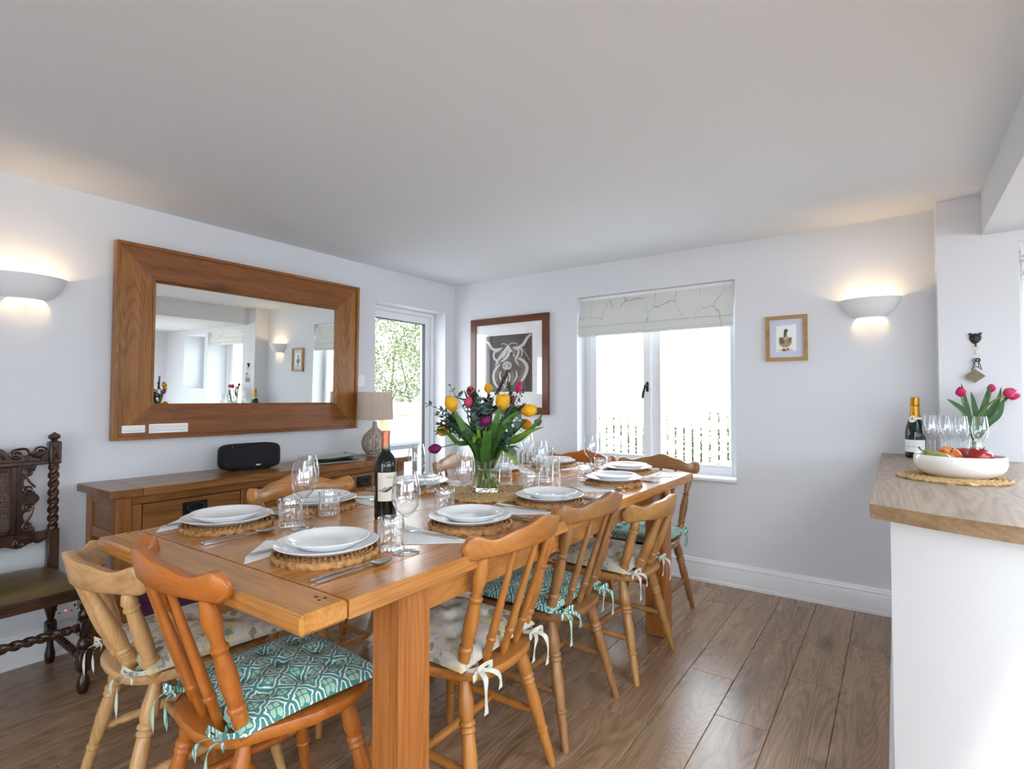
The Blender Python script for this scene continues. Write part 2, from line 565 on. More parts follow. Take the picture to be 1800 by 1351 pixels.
rects_wall('wall_rear', M['wall'], spans_with_holes(0.0, KX, -0.1, 2.6, [PD, KR]), lambda a0, a1, z0, z1: (a0, a1, RY - 0.30, RY, z0, z1))
RL = (2.6, 3.4, -1.6, -0.7)
KL = (3.95, 5.7, -1.3, 2.1)
def holed(mb, x0, x1, y0, y1, z0, z1, h):
    mb.box(x0, h[0], y0, y1, z0, z1).box(h[1], x1, y0, y1, z0, z1).box(h[0], h[1], y0, h[2], z0, z1).box(h[0], h[1], h[3], y1, z0, z1)
    return mb
struct(holed(MB(), 0.0, 3.58, RY, BY, H, H + 0.3, RL).build('ceiling', M['ceil'], smooth=False))
for k_, q_ in (('added_rooflight_5', RL), ('added_rooflight_6', KL)):
    w5 = struct(empty(k_, (0, 0, 0)), 'unseen flat rooflight added for light from above')  # unseen rooflights, added so table and plates catch light from above
    MB().box(q_[0], q_[1], q_[2], q_[3], H + 0.24, H + 0.244).build('pane', M['pane'], w5, smooth=False)
    fm_ = MB()
    for (a_, b_, c_, d_) in ((q_[0], q_[0] + 0.05, q_[2], q_[3]), (q_[1] - 0.05, q_[1], q_[2], q_[3]), (q_[0] + 0.05, q_[1] - 0.05, q_[2], q_[2] + 0.05), (q_[0] + 0.05, q_[1] - 0.05, q_[3] - 0.05, q_[3])):
        fm_.box(a_, b_, c_, d_, H + 0.22, H + 0.28)
    fm_.build('frame', M['upvc'], w5, smooth=False)
struct(holed(MB(), 3.58, KX, RY, 3.50, 2.0, H + 0.3, KL).build('ceiling_kitchen', M['wall'], smooth=False), 'lower kitchen ceiling with a downstand face')

# floor: laminate planks, each its own piece
floor = struct(MB().box(0, KX, RY, BY, -0.1, -0.012).build('floor', M['floor'], smooth=False), 'greyish brown oak laminate floor')
PW = 0.187
X0 = 2.271 - 13 * PW
joints = {12: [2.17], 13: [3.323], 14: [2.452], 15: [3.528], 16: [2.615], 17: [3.115]}
row = 0
PL = 1.38
while X0 + row * PW < KX:
    xa, xb = max(0.0, X0 + row * PW), min(KX, X0 + (row + 1) * PW)
    if xb - xa > 0.01:
        ref = joints[row][0] if row in joints else RY + rnd.random() * PL
        ys = []
        y = ref
        while y > RY + 0.02:
            y -= PL
        y += PL
        cuts = [RY]
        while y < BY - 0.03:
            if y - cuts[-1] > 0.03: cuts.append(y)
            y += PL
        cuts.append(BY if xa < 3.40 else 3.50)
        g = 0.0007
        for a, b in zip(cuts[:-1], cuts[1:]):
            if b - a < 0.02: continue
            cx, cy = (xa + xb) / 2, (a + b) / 2
            hx, hy = (xb - xa) / 2 - g, (b - a) / 2 - g
            mb = MB()
            c = 0.0016
            mb.add([(-hx, -hy, -0.012), (hx, -hy, -0.012), (hx, hy, -0.012), (-hx, hy, -0.012),
                    (-hx, -hy, -c), (hx, -hy, -c), (hx, hy, -c), (-hx, hy, -c),
                    (-hx + c, -hy + c, 0), (hx - c, -hy + c, 0), (hx - c, hy - c, 0), (-hx + c, hy - c, 0)],
                   [(0, 1, 5, 4), (1, 2, 6, 5), (2, 3, 7, 6), (3, 0, 4, 7), (4, 5, 9, 8), (5, 6, 10, 9), (6, 7, 11, 10), (7, 4, 8, 11), (8, 9, 10, 11)])
            mb.build('plank', M['floor'], floor, smooth=False, loc=(cx, cy, 0))
    row += 1

# skirting boards
SKP = [(0.0, 0.0), (0.022, 0.0), (0.022, 0.016), (0.018, 0.022), (0.018, 0.108), (0.0165, 0.114), (0.019, 0.120), (0.017, 0.129), (0.011, 0.134), (0.009, 0.142), (0.0, 0.145)]
def skirting(name, p0, p1, nrm):
    p0, p1, nrm = Vector(p0), Vector(p1), Vector(nrm)
    mb = MB().prism(SKP, lambda a, b: p0 + nrm * a + Vector((0, 0, b)), lambda a, b: p1 + nrm * a + Vector((0, 0, b)))
    return struct(mb.build(name, M['gloss'], smooth=True, angle=30))
skirting('baseboard_left', (0, RY, 0), (0, 2.757, 0), (1, 0, 0))
skirting('baseboard_left_corner', (0, 3.542, 0), (0, BY, 0), (1, 0, 0))
skirting('baseboard_back', (0, BY, 0), (3.40, BY, 0), (0, -1, 0))

# glazed frames: four bars with a pane, in local a (along wall), b (outward), z
def bars(name, mat, parent, a0, a1, z0, z1, w, b0, b1, fn, c=0.004, wb=None):
    wb = wb or w
    mb = MB()
    for (p, q, r, t) in ((a0, a0 + w, z0, z1), (a1 - w, a1, z0, z1), (a0 + w, a1 - w, z0, z0 + wb), (a0 + w, a1 - w, z1 - w, z1)):
        x0, x1, y0, y1 = fn(p, q, b0, b1)
        mb.box(x0, x1, y0, y1, r, t, c)
    return mb.build(name, mat, parent, angle=30)
def pane(parent, a0, a1, z0, z1, b, fn, name='pane'):
    x0, x1, y0, y1 = fn(a0, a1, b, b + 0.004)
    return MB().box(x0, x1, y0, y1, z0, z1).build(name, M['pane'], parent, smooth=False)
back = lambda off: (lambda p, q, b0, b1: (p, q, off + b0, off + b1))
left = lambda p, q, b0, b1: (-b1, -b0, p, q)
rightw = lambda p, q, b0, b1: (KX + b0, KX + b1, p, q)
rear = lambda p, q, b0, b1: (p, q, RY - b1, RY - b0)

# window_1: the white two-light window with a sill board
w1 = struct(empty('window_1', (0, 0, 0)), 'white two-light casement window with bright garden behind')
fb = back(BY)
bars('window_frame', M['upvc'], w1, WIN[0], WIN[1], WIN[2] + 0.02, WIN[3], 0.055, 0.14, 0.20, fb, wb=0.06)
MB().box(1.777, 1.837, BY + 0.14, BY + 0.20, WIN[2] + 0.08, WIN[3] - 0.055, 0.004).build('mullion', M['upvc'], w1, angle=30)
sash = bars('sash', M['upvc'], w1, 1.292, 1.782, WIN[2] + 0.072, WIN[3] - 0.05, 0.058, 0.115, 0.155, fb)
pane(sash, 1.345, 1.73, WIN[2] + 0.125, WIN[3] - 0.10, 0.145, fb)
pane(w1, 1.835, 2.335, WIN[2] + 0.08, WIN[3] - 0.055, 0.165, fb)
bead = MB()
for (a, b, c, d) in ((1.836, 1.846, WIN[2] + 0.08, WIN[3] - 0.055), (2.323, 2.333, WIN[2] + 0.08, WIN[3] - 0.055)):
    bead.box(a, b, BY + 0.135, BY + 0.15, c, d)
bead.box(1.846, 2.323, BY + 0.135, BY + 0.15, WIN[2] + 0.08, WIN[2] + 0.09)
bead.build('glazing_bead', M['upvc'], w1, smooth=False)
# black espagnolette handle
hm = MB().box(1.748, 1.766, BY + 0.105, BY + 0.115, 1.245, 1.315, 0.003)
hm.tube(smooth_path([(1.757, BY + 0.105, 1.292), (1.757, BY + 0.075, 1.288), (1.752, BY + 0.068, 1.27), (1.742, BY + 0.066, 1.235), (1.738, BY + 0.066, 1.195)], 4), [0.009] * 8 + [0.0085, 0.008, 0.008, 0.009, 0.0095, 0.0095, 0.009, 0.008, 0.006], 8)
hm.build('handle', M['blackmetal'], w1)
sill = MB().box(WIN[0] - 0.0, WIN[1], BY - 0.022, BY + 0.14, WIN[2], WIN[2] + 0.024, 0.006).build('window_sill', M['gloss'], w1, angle=30)

# door_1: white garden door, fully glazed, set back in the left wall
d1 = struct(empty('door_1', (0, 0, 0)), 'white glazed garden door in the left wall')
bars('door_frame', M['upvc'], d1, DOOR[0], DOOR[1], 0.0, DOOR[3], 0.034, 0.13, 0.22, left, wb=0.03)
bars('door_leaf', M['upvc'], d1, DOOR[0] + 0.036, DOOR[1] - 0.036, 0.035, DOOR[3] - 0.034, 0.062, 0.15, 0.21, left, wb=0.12)
pane(d1, DOOR[0] + 0.09, DOOR[1] - 0.09, 0.15, DOOR[3] - 0.09, 0.185, left)
gk = bars('gasket', M['blackmetal'], d1, DOOR[0] + 0.096, DOOR[1] - 0.096, 0.155, DOOR[3] - 0.0965, 0.005, 0.152, 0.184, left, c=0)

# door_2 and window_2: kitchen openings beyond the counter
fk = back(3.50)
d2 = struct(empty('door_2', (0, 0, 0)), 'white glazed kitchen door beyond the counter')
bars('door_frame', M['upvc'], d2, KD[0], KD[1], 0.0, KD[3], 0.04, 0.26, 0.34, fk)
bars('door_leaf', M['upvc'], d2, KD[0] + 0.042, KD[1] - 0.042, 0.03, KD[3] - 0.042, 0.09, 0.28, 0.33, fk, wb=0.16)
pane(d2, KD[0] + 0.13, KD[1] - 0.13, 0.19, KD[3] - 0.13, 0.30, fk)
MB().box(4.600, 4.640, 3.770, 3.78, 0.98, 1.16, 0.003).tube([(4.62, 3.775, 1.07), (4.62, 3.735, 1.07), (4.52, 3.73, 1.075), (4.50, 3.73, 1.075)], 0.009, 8).build('handle', M['steel'], d2)
w2 = struct(empty('window_2', (0, 0, 0)), 'small white kitchen window beyond the counter')
bars('window_frame', M['upvc'], w2, KW[0], KW[1], KW[2], KW[3], 0.05, 0.28, 0.34, fk)
bars('sash', M['upvc'], w2, KW[0] + 0.05, KW[1] - 0.05, KW[2] + 0.05, KW[3] - 0.05, 0.05, 0.26, 0.31, fk)
pane(w2, KW[0] + 0.09, KW[1] - 0.09, KW[2] + 0.09, KW[3] - 0.09, 0.29, fk)
w3 = struct(empty('added_window_3', (0, 0, 0)), 'unseen long window added for light from the kitchen side')  # unseen opening, added and sized to light the room from the right
bars('window_frame', M['upvc'], w3, SW[0], SW[1], SW[2], SW[3], 0.06, 0.16, 0.22, rightw)
for ym in (-0.6, 0.5, 1.6):
    MB().box(KX + 0.16, KX + 0.22, ym - 0.03, ym + 0.03, SW[2] + 0.06, SW[3] - 0.06).build('mullion', M['upvc'], w3, smooth=False)
pane(w3, SW[0] + 0.06, SW[1] - 0.06, SW[2] + 0.06, SW[3] - 0.06, 0.19, rightw)
w4 = struct(empty('added_window_4', (0, 0, 0)), 'unseen wide window added in the rear wall to light the counter')  # unseen opening, added to brighten the counter front and table side
bars('window_frame', M['upvc'], w4, KR[0], KR[1], KR[2], KR[3], 0.06, 0.12, 0.2, rear)
pane(w4, KR[0] + 0.06, KR[1] - 0.06, KR[2] + 0.06, KR[3] - 0.06, 0.15, rear)
d3 = struct(empty('added_door_3', (0, 0, 0)), 'unseen glazed door added in the rear wall to light the back wall')  # unseen opening, added to even out the light on the back wall
bars('door_frame', M['upvc'], d3, PD[0], PD[1], 0.0, PD[3], 0.05, 0.12, 0.2, rear)
pane(d3, PD[0] + 0.05, PD[1] - 0.05, 0.05, PD[3] - 0.05, 0.15, rear)

# splashback tiles of the kitchen wall, glimpsed in the mirror
# ------------------------------------------------------------------ peninsula counter
cnt = struct(empty('trim_1', (0, 0, 0)), 'white panelled base of the kitchen peninsula')
def front_y(x):
    t = (x - 3.16) / 0.62
    return 1.875 - 0.17 * t - 0.055 * math.sin(PI * min(1, max(0, t)))
nx = 16
XR = 3.80
poly = [(3.205 + (XR - 0.02 - 3.205) * i / nx, front_y(3.205 + (XR - 0.02 - 3.205) * i / nx) + 0.028) for i in range(nx + 1)] + [(XR - 0.02, 3.50), (3.405, 3.50), (3.405, BY), (3.205, BY)]
MB().prism(poly, lambda a, b: (a, b, 0.0), lambda a, b: (a, b, 0.853)).build('panel', M['panel'], cnt, angle=30)
MB().box(3.190, 3.205, front_y(3.19) + 0.035, BY - 0.02, 0.0, 0.105, 0.004).build('plinth', M['gloss'], cnt, angle=30)
wpoly = [(3.158 + (XR - 3.158) * i / nx, front_y(3.158 + (XR - 3.158) * i / nx)) for i in range(nx + 1)] + [(XR, 3.50), (3.405, 3.50), (3.405, BY), (3.158, BY)]
wt = MB().prism(wpoly, lambda a, b: (a, b, 0.853), lambda a, b: (a, b, 0.8935)).build('worktop', M['work'], smooth=False)
tag(wt, 'greyish oak-effect worktop with a bowed front on the white peninsula', 'worktop')
em = MB()
for i in range(nx):
    (xa, ya), (xb, yb) = wpoly[i], wpoly[i + 1]
    em.add([(xa, ya - 0.0012, 0.8535), (xb, yb - 0.0012, 0.8535), (xb, yb - 0.0012, 0.893), (xa, ya - 0.0012, 0.893), (xa, ya + 0.001, 0.8535), (xb, yb + 0.001, 0.8535), (xb, yb + 0.001, 0.893), (xa, ya + 0.001, 0.893)],
           [(0, 1, 2, 3), (4, 7, 6, 5), (3, 2, 6, 7), (0, 4, 5, 1)])
em.box(3.1568, 3.159, wpoly[0][1], BY, 0.8535, 0.893)
em.build('edging_strip', M['work_edge'], wt, angle=30)

# ------------------------------------------------------------------ garden
mp_ = plain('pale_paving', (0.55, 0.53, 0.5, 1), 0.9, var=0.1, scale=3)
struct(MB().box(-14, 14, -14, 22, -0.25, -0.02).build('ground', mp_, smooth=False), 'sunlit pale garden paving')
fence_m = wood('bleached_fence_wood', (0.20, 0.18, 0.14, 1), (0.34, 0.31, 0.26, 1), (0.46, 0.43, 0.38, 1), 'z', 1, 0.8, 0, 0, 0.3, 0.3, 0.1, 0.1)
post_m = wood('tan_fence_post', srgb(140, 105, 60), srgb(175, 140, 90), srgb(200, 165, 115), 'z', 1, 0.8, 0, 0, 0.3, 0.3, 0.1, 0.1)
def fence(name, p0, p1, top, wdt, gap, label, pointed):
    p0, p1 = Vector(p0), Vector(p1)
    d = (p1 - p0); L = d.length
    ang = math.atan2(d.y, d.x)
    f = empty(name, (p0.x, p0.y, -0.12), ang)
    n = int(L / (wdt + gap))
    mes = []
    for k in range(4):
        h = top + 0.12 + rnd.uniform(-0.02, 0.02)
        pl = [(0, 0.03), (wdt, 0.03), (wdt, h - (0.05 if pointed else 0)), (wdt / 2, h), (0, h - (0.05 if pointed else 0))]
        mes.append(MB().prism(pl, lambda a, b: (a, 0, b), lambda a, b: (a, 0.018, b)).mesh('fence_board', fence_m, smooth=False))
    for i in range(n):
        obj('fence_board', mes[rnd.randrange(4)], f, (i * (wdt + gap), 0, 0))
    for z in (0.3, top - 0.12):
        MB().box(0, L, 0.019, 0.055, z, z + 0.08).build('rail', fence_m, f, smooth=False)
    for k in range(int(L / 1.8) + 1):
        MB().box(k * 1.8, k * 1.8 + 0.07, 0.056, 0.13, 0, top + 0.05).build('post', post_m, f, smooth=False)
    tag(f, label, 'fence')
    return f
fence('picket_fence', (-3.2, 7.6, 0), (7.5, 7.6, 0), 1.03, 0.088, 0.030, 'pale picket fence seen through the casement window', True)
fence('garden_fence', (-4.6, 10.5, 0), (-4.6, 1.0, 0), 1.12, 0.10, 0.006, 'pale close-boarded fence seen through the garden door', False)

def leaf_cloud(name, mats, blobs, n, ls, label, cat, stems=None):
    mb = MB(); mi = []
    for i in range(n):
        (cx, cy, cz, rx, ry, rz) = blobs[rnd.randrange(len(blobs))]
        while True:
            a, b, c = rnd.uniform(-1, 1), rnd.uniform(-1, 1), rnd.uniform(-1, 1)
            q = a * a + b * b + c * c
            if 0.25 < q < 1: break
        p = Vector((cx + a * rx, cy + b * ry, cz + c * rz))
        u = Vector((rnd.gauss(0, 1), rnd.gauss(0, 1), rnd.gauss(0, 1))).normalized()
        w = u.orthogonal().normalized() * (ls * 0.45)
        u = u * ls * rnd.uniform(0.6, 1.3)
        mb.add([p - u, p + w, p + u, p - w], [(0, 1, 2, 3)])
        mi.append(rnd.randrange(len(mats)))
    o = bpy.data.objects.new(name, mb.mesh(name, mats, False, mi=mi))
    COL.objects.link(o)
    tag(o, label, cat)
    if stems:
        st = MB()
        for (a, b, r0) in stems:
            st.tube(smooth_path([a, (Vector(a) + Vector(b)) / 2 + Vector((rnd.uniform(-.1, .1), rnd.uniform(-.1, .1), 0)), b], 4), [r0 * (1 - 0.08 * k) for k in range(9)], 6)
        st.build('branches', plain('bark', srgb(110, 95, 75), 0.9), o)
    return o
lg = [plain('leaf_green_%s' % k, c, 0.6, var=0.2, scale=3) for k, c in (('bright', (0.15, 0.20, 0.06, 1)), ('mid', (0.09, 0.135, 0.045, 1)), ('dry', (0.28, 0.26, 0.14, 1)), ('deep', (0.05, 0.085, 0.03, 1)))]
blobs = [(-5.9 + rnd.uniform(-.4, .4), y + rnd.uniform(-.2, .2), z, 0.75, 0.7, 0.7) for y in (5.0, 6.0, 7.0, 8.0, 9.0, 10.0, 4.0) for z in (1.0, 1.8, 2.5)] + [(-5.9, 8.6, 3.0, 0.6, 0.6, 0.6), (-5.9, 7.2, 3.0, 0.6, 0.6, 0.5)]
leaf_cloud('hedge', lg, blobs, 24000, 0.038, 'tall bright green hedge behind the fence outside the garden door', 'hedge',
           [((-5.9, y, -0.1), (-5.9 + rnd.uniform(-.4, .4), y + rnd.uniform(-.6, .6), 2.6), 0.04) for y in (4.5, 5.6, 6.4, 7.4, 8.2, 9.2)])
tw = [plain('twig_leaf_%s' % k, c, 0.7, var=0.2, scale=3) for k, c in (('grey', (0.42, 0.36, 0.30, 1)), ('green', (0.26, 0.32, 0.12, 1)))]
leaf_cloud('shrub', tw + lg[:1], [(2.6, 9.3, 1.3, 0.9, 0.5, 0.8), (1.6, 9.2, 1.0, 0.6, 0.5, 0.5)], 900, 0.035, 'sparse pale shrub beyond the picket fence', 'shrub',
           [((2.6, 9.3, -0.1), (2.3, 9.2, 2.0), 0.03), ((2.6, 9.3, -0.1), (3.0, 9.4, 1.9), 0.03), ((1.6, 9.2, -0.1), (1.5, 9.2, 1.4), 0.02)])
leaf_cloud('flower_border', lg, [(x, 8.0, 0.4, 0.55, 0.2, 0.62) for x in (-2, -1.2, -.4, .4, 1.2, 2, 2.8, 3.6, 4.4, 5.2)], 9000, 0.05, 'dark green planting showing between the fence pickets', 'plants')

# garden table and chair outside the door
alu = plain('grey_aluminium', (0.10, 0.12, 0.14, 1), 0.4, 0.3, var=0.03)
gt = empty('garden_table', (-1.75, 4.55, -0.02))
MB().box(-0.55, 0.55, -0.9, 0.9, 0.70, 0.735, 0.004).build('table_top', plain('frosted_table_glass', (0.16, 0.18, 0.19, 1), 0.3), gt, angle=30)
MB().box(-0.53, 0.53, -0.88, 0.88, 0.655, 0.70, 0.004).build('apron', alu, gt, angle=30)
for sx in (-1, 1):
    for sy in (-1, 1):
        MB().box(sx * 0.5 - 0.025, sx * 0.5 + 0.025, sy * 0.85 - 0.025, sy * 0.85 + 0.025, 0, 0.655).build('leg', M['blackmetal'], gt, smooth=False)
tag(gt, 'pale garden dining table standing outside the glazed door', 'garden table')
gc = empty('garden_chair', (-0.80, 4.72, -0.02), R(75))
for sx in (-0.25, 0.25):
    MB().tube(smooth_path([(sx, 0.24, 0), (sx, 0.22, 0.42), (sx, -0.20, 0.40), (sx, -0.38, 0.98)], 5), 0.014, 8).build('frame', alu, gc)
    MB().tube(smooth_path([(sx, -0.26, 0.64), (sx * 1.04, 0.0, 0.66), (sx * 1.04, 0.24, 0.62), (sx, 0.23, 0.42)], 5), 0.013, 8).build('armrest', alu, gc)
    MB().tube([(sx, -0.2, 0.4), (sx, -0.33, 0.0)], 0.013, 8).build('leg', alu, gc)
sling = plain('pale_sling_mesh', (0.14, 0.16, 0.17, 1), 0.7, var=0.05)
MB().grid(lambda u, v: (-0.24 + 0.48 * u, *((0.22 - 0.42 * v / 0.5, 0.42 - 0.02 * v / 0.5) if v < 0.5 else (-0.20 - 0.18 * (v - 0.5) / 0.5, 0.40 + 0.57 * (v - 0.5) / 0.5))), 3, 21).build('sling', sling, gc)
tag(gc, 'silver-framed garden chair with pale sling outside the glazed door', 'garden chair')

# ================================================================== DINING TABLE
TZ = 0.785
TX0, TX1, TY0, TY1 = 1.283, 2.303, 0.612, 3.040
tb = empty('dining_table', (0, 0, 0))
tag(tb, 'long farmhouse oak dining table laid for ten', 'table')
EB = 0.112
for (a, b) in ((TY0, TY0 + EB), (TY1 - EB, TY1)):
    MB().box(TX0, TX1, a + 0.0004, b - 0.0004, TZ - 0.042, TZ, 0.007).build('end_board', M['table_x'], tb, angle=30)
pw = [q * (TX1 - TX0) / 1.048 for q in (0.118, 0.205, 0.196, 0.215, 0.196, 0.118)]
x = TX0
for w in pw:
    MB().box(x + 0.0005, x + w - 0.0005, TY0 + EB, TY1 - EB, TZ - 0.042, TZ - 0.0003, 0.0016).build('tabletop_plank', M['table_y'], tb, angle=30)
    x += w
for (lx, ly) in ((TX0 + 0.03, 0.893), (TX1 - 0.134, 0.893), (TX0 + 0.03, 2.66), (TX1 - 0.134, 2.66)):
    MB().box(lx, lx + 0.104, ly, ly + 0.104, 0.0, TZ - 0.042, 0.008).build('leg', M['table_z'], tb, angle=30)
for sx in (TX0 + 0.045, TX1 - 0.073):
    MB().box(sx, sx + 0.028, 0.99, 2.67, TZ - 0.118, TZ - 0.0425, 0.002).build('apron', M['table_y'], tb, angle=30)
for sy in (0.93, 2.69):
    MB().box(TX0 + 0.13, TX1 - 0.13, sy, sy + 0.028, TZ - 0.118, TZ - 0.0425, 0.002).build('apron', M['table_x'], tb, angle=30)
dw = MB()
for (px, py) in ((2.255, 0.685), (2.255, 0.700), (2.235, 0.692), (1.30, 0.69), (1.31, 0.68), (1.32, 0.70)):
    dw.lathe([(0.0, 0.0004), (0.004, 0.0004), (0.004, -0.001)], 8, (px, py, TZ))
dw.build('dowel', plain('dark_dowel', srgb(60, 34, 16), 0.9, spec=0.1), tb)

# ================================================================== FARMHOUSE CHAIRS (front is +Y, back is -Y)
LEGP = [(0, .0155), (.06, .0175), (.14, .0225), (.21, .0235), (.255, .018), (.265, .0225), (.285, .0235), (.295, .0175), (.305, .0215), (.325, .0225), (.335, .0175), (.36, .019), (.48, .0215), (.62, .0185), (.69, .0155), (.70, .0195), (.715, .0195), (.725, .0155), (.80, .0165), (1, .0120)]
STRP = [(0, .008), (.06, .009), (.10, .013), (.13, .009), (.16, .0135), (.35, .0125), (.5, .0155), (.65, .0125), (.84, .0135), (.87, .009), (.90, .013), (.94, .009), (1, .008)]
POST_TALL = [(0, .0135), (.05, .0145), (.16, .0185), (.185, .0145), (.195, .020), (.215, .021), (.23, .020), (.24, .0155), (.26, .0175), (.42, .0215), (.56, .018), (.61, .0145), (.622, .019), (.642, .020), (.655, .0145), (.70, .0145), (.82, .0215), (.90, .018), (.97, .0125), (1, .011)]
SPIN_TALL = [(0, .0105), (.10, .0125), (.20, .0115), (.21, .0145), (.235, .015), (.245, .0115), (.27, .0130), (.45, .0120), (1, .0078)]
SPIN_PALE = [(0, .013), (.03, .0195), (.08, .023), (.12, .0185), (.13, .0225), (.15, .0225), (.16, .0180), (.17, .0225), (.19, .0225), (.20, .0180), (.215, .0225), (.235, .022), (.25, .0185), (.36, .0225), (.50, .0215), (.80, .0155), (1, .0125)]
POST_PALE = [(0, .013), (.03, .0195), (.08, .022), (.12, .0175), (.13, .0215), (.15, .0215), (.16, .0175), (.17, .0215), (.19, .0215), (.20, .0175), (.36, .0215), (.55, .021), (.76, .0165), (.775, .021), (.80, .021), (.81, .0165), (.86, .0215), (.93, .016), (.97, .010), (1, .009)]
SEAT_Z = 0.432
def seat_outline(n=44, s=1.0):
    pts = []
    for i in range(n):
        a = 2 * PI * i / n
        c, si = math.cos(a), math.sin(a)
        e = 2.0 / 3.4
        x = math.copysign(abs(c) ** e, c)
        y = math.copysign(abs(si) ** e, si)
        wdt = 0.198 + 0.020 * (y + 1) / 2
        if y < 0: wdt -= 0.018 * (-y)
        # gentle waist behind the middle, as on a saddle seat
        wdt -= 0.010 * math.exp(-((y + 0.45) / 0.22) ** 2)
        yy = y * 0.205 + (0.012 * (1 - x * x) if y > 0.5 else (-0.018 * (1 - x * x) if y < -0.5 else 0))
        pts.append((x * wdt * s, yy * s))
    return pts
def chair_proto(style):
    tall = style == 'tall'
    root = empty('dining_chair', (0, 0, 0))
    root['style'] = style
    # seat
    mb = MB()
    rings = [(0.90, SEAT_Z - 0.034), (0.965, SEAT_Z - 0.031), (1.0, SEAT_Z - 0.020), (1.0, SEAT_Z - 0.010), (0.985, SEAT_Z - 0.002), (0.955, SEAT_Z), (0.80, SEAT_Z - 0.003), (0.4, SEAT_Z - 0.006), (0.02, SEAT_Z - 0.006)]
    n = 44
    vs = []
    for (k, z) in rings:
        vs += [(x * k, y * k, z) for (x, y) in seat_outline(n)]
    fs = [tuple(range(n))[::-1]]
    for j in range(len(rings) - 1):
        fs += [(j * n + i, j * n + (i + 1) % n, (j + 1) * n + (i + 1) % n, (j + 1) * n + i) for i in range(n)]
    fs.append(tuple((len(rings) - 1) * n + i for i in range(n)))
    mb.add(vs, fs)
    o = mb.build('seat', M['orange_x'], root); o['w'] = 'x'
    zt = SEAT_Z - 0.030
    ft = {}
    for sx in (-1, 1):
        for sy in (-1, 1):
            top = (sx * 0.140, sy * 0.130 - 0.005, zt)
            foot = (sx * 0.205, (0.205 if sy > 0 else -0.232), 0.0)
            ft[(sx, sy)] = (Vector(top), Vector(foot))
            o = MB().turned(top, foot, LEGP, 14).build('leg', M['orange_z'], root); o['w'] = 'z'
    at = lambda k, t: ft[k][0].lerp(ft[k][1], t)
    mids = {}
    for sx in (-1, 1):
        a, b = at((sx, -1), 0.575), at((sx, 1), 0.575)
        mids[sx] = (a + b) / 2
        o = MB().turned(a, b, STRP, 10).build('stretcher', M['orange_z'], root); o['w'] = 'z'
    o = MB().turned(mids[-1], mids[1], STRP, 10).build('stretcher', M['orange_z'], root); o['w'] = 'z'
    # comb rail
    zb, zt2 = (0.768, 0.832) if tall else (0.672, 0.748)
    yc = -0.292 if tall else -0.288
    bow = 0.085 if tall else 0.120
    hw = 0.250 if tall else 0.226
    def rail_y(s): return yc + bow * s * s
    mb = MB()
    N = 64
    vs = []
    for i in range(N + 1):
        s = -1 + 2 * i / N
        a = abs(s)
        top = zt2 + 0.020 * math.exp(-(s / 0.42) ** 2) + 0.006 * math.cos(s * 9.5) * math.exp(-(s / 0.5) ** 2) - 0.016 * math.exp(-((a - 0.68) / 0.17) ** 2) + 0.006 * math.exp(-((a - 0.92) / 0.12) ** 2)
        bot = zb + 0.010 * (1 - s * s) - 0.004
        e = max(0.0, (a - 0.87) / 0.13)
        k = math.sqrt(max(0.0, 1 - e * e)) if e > 0 else 1.0
        k = max(k, 0.12)
        mid = (top + bot) / 2
        top, bot = mid + (top - mid) * k, mid + (bot - mid) * k
        th = 0.0150 * (0.35 + 0.65 * math.sqrt(k))
        tx = Vector((hw, 2 * bow * s, 0)).normalized()
        nr = Vector((tx.y, -tx.x, 0))
        x, y = s * hw, rail_y(s)
        lean = 0.22
        r = min(0.007, (top - bot) * 0.3)
        for (q, z) in ((1, bot + r), (0.72, bot), (-0.72, bot), (-1, bot + r), (-1, top - r), (-0.72, top), (0.72, top), (1, top - r)):
            p = Vector((x, y, z)) + nr * (q * th) + Vector((0, -(z - zb) * lean, 0))
            vs.append(p)
    m8 = 8
    fs = [(i * m8 + j, i * m8 + (j + 1) % m8, (i + 1) * m8 + (j + 1) % m8, (i + 1) * m8 + j) for i in range(N) for j in range(m8)]
    fs += [tuple(range(m8))[::-1], tuple(N * m8 + j for j in range(m8))]
    mb.add(vs, fs)
    o = mb.build('top_rail', M['orange_x'], root, angle=60); o['w'] = 'x'
    ups = [-1, -0.5, 0, 0.5, 1] if tall else [-1, -0.36, 0.36, 1]
    for q in ups:
        post = abs(q) > 0.9
        xs = 0.160 * q
        ys = -0.168 + 0.030 * q * q - 0.004
        s = q * (0.76 if tall else 0.76)
        topz = zb + 0.012
        p0 = (xs, ys, SEAT_Z - 0.008)
        p1 = (s * hw, rail_y(s) - 0.002, topz)
        prof = (POST_TALL if post else SPIN_TALL) if tall else (POST_PALE if post else SPIN_PALE)
        o = MB().turned(p0, p1, prof, 12).build('post' if post else 'spindle', M['orange_z'], root); o['w'] = 'z'
    return root
protos = {}
def place_chair(style, wood_nm, x, y, deg, label, scale=1.0):
    if style not in protos:
        protos[style] = chair_proto(style)
        o = protos[style]
    else:
        o = copy_tree(protos[style])
    o.location = (x, y, 0)
    o.rotation_euler = (0, 0, R(deg))
    o.scale = (1, 1, scale)
    for ch in o.children:
        set_mat(ch, M[wood_nm + '_' + ch['w']])
    tag(o, label, 'chair', 'farmhouse chairs around the table')
    return o
C = {}
C['nearpale'] = place_chair('pale', 'pale', 1.375, 0.835, -5, 'pale worn spindle-back chair at the near table end beside the antique chair')
C['nearorange'] = place_chair('tall', 'orange', 1.852, 0.835, -6, 'glossy orange spindle-back chair with teal patterned cushion at the near table end')
C['r1'] = place_chair('tall', 'amber', 2.065, 1.335, 92, 'amber brown spindle-back chair with floral cushion, nearest on the right side of table')
C['r2'] = place_chair('tall', 'brown', 2.060, 1.835, 90, 'brown spindle-back chair with teal cushion, middle one on the right side of table')
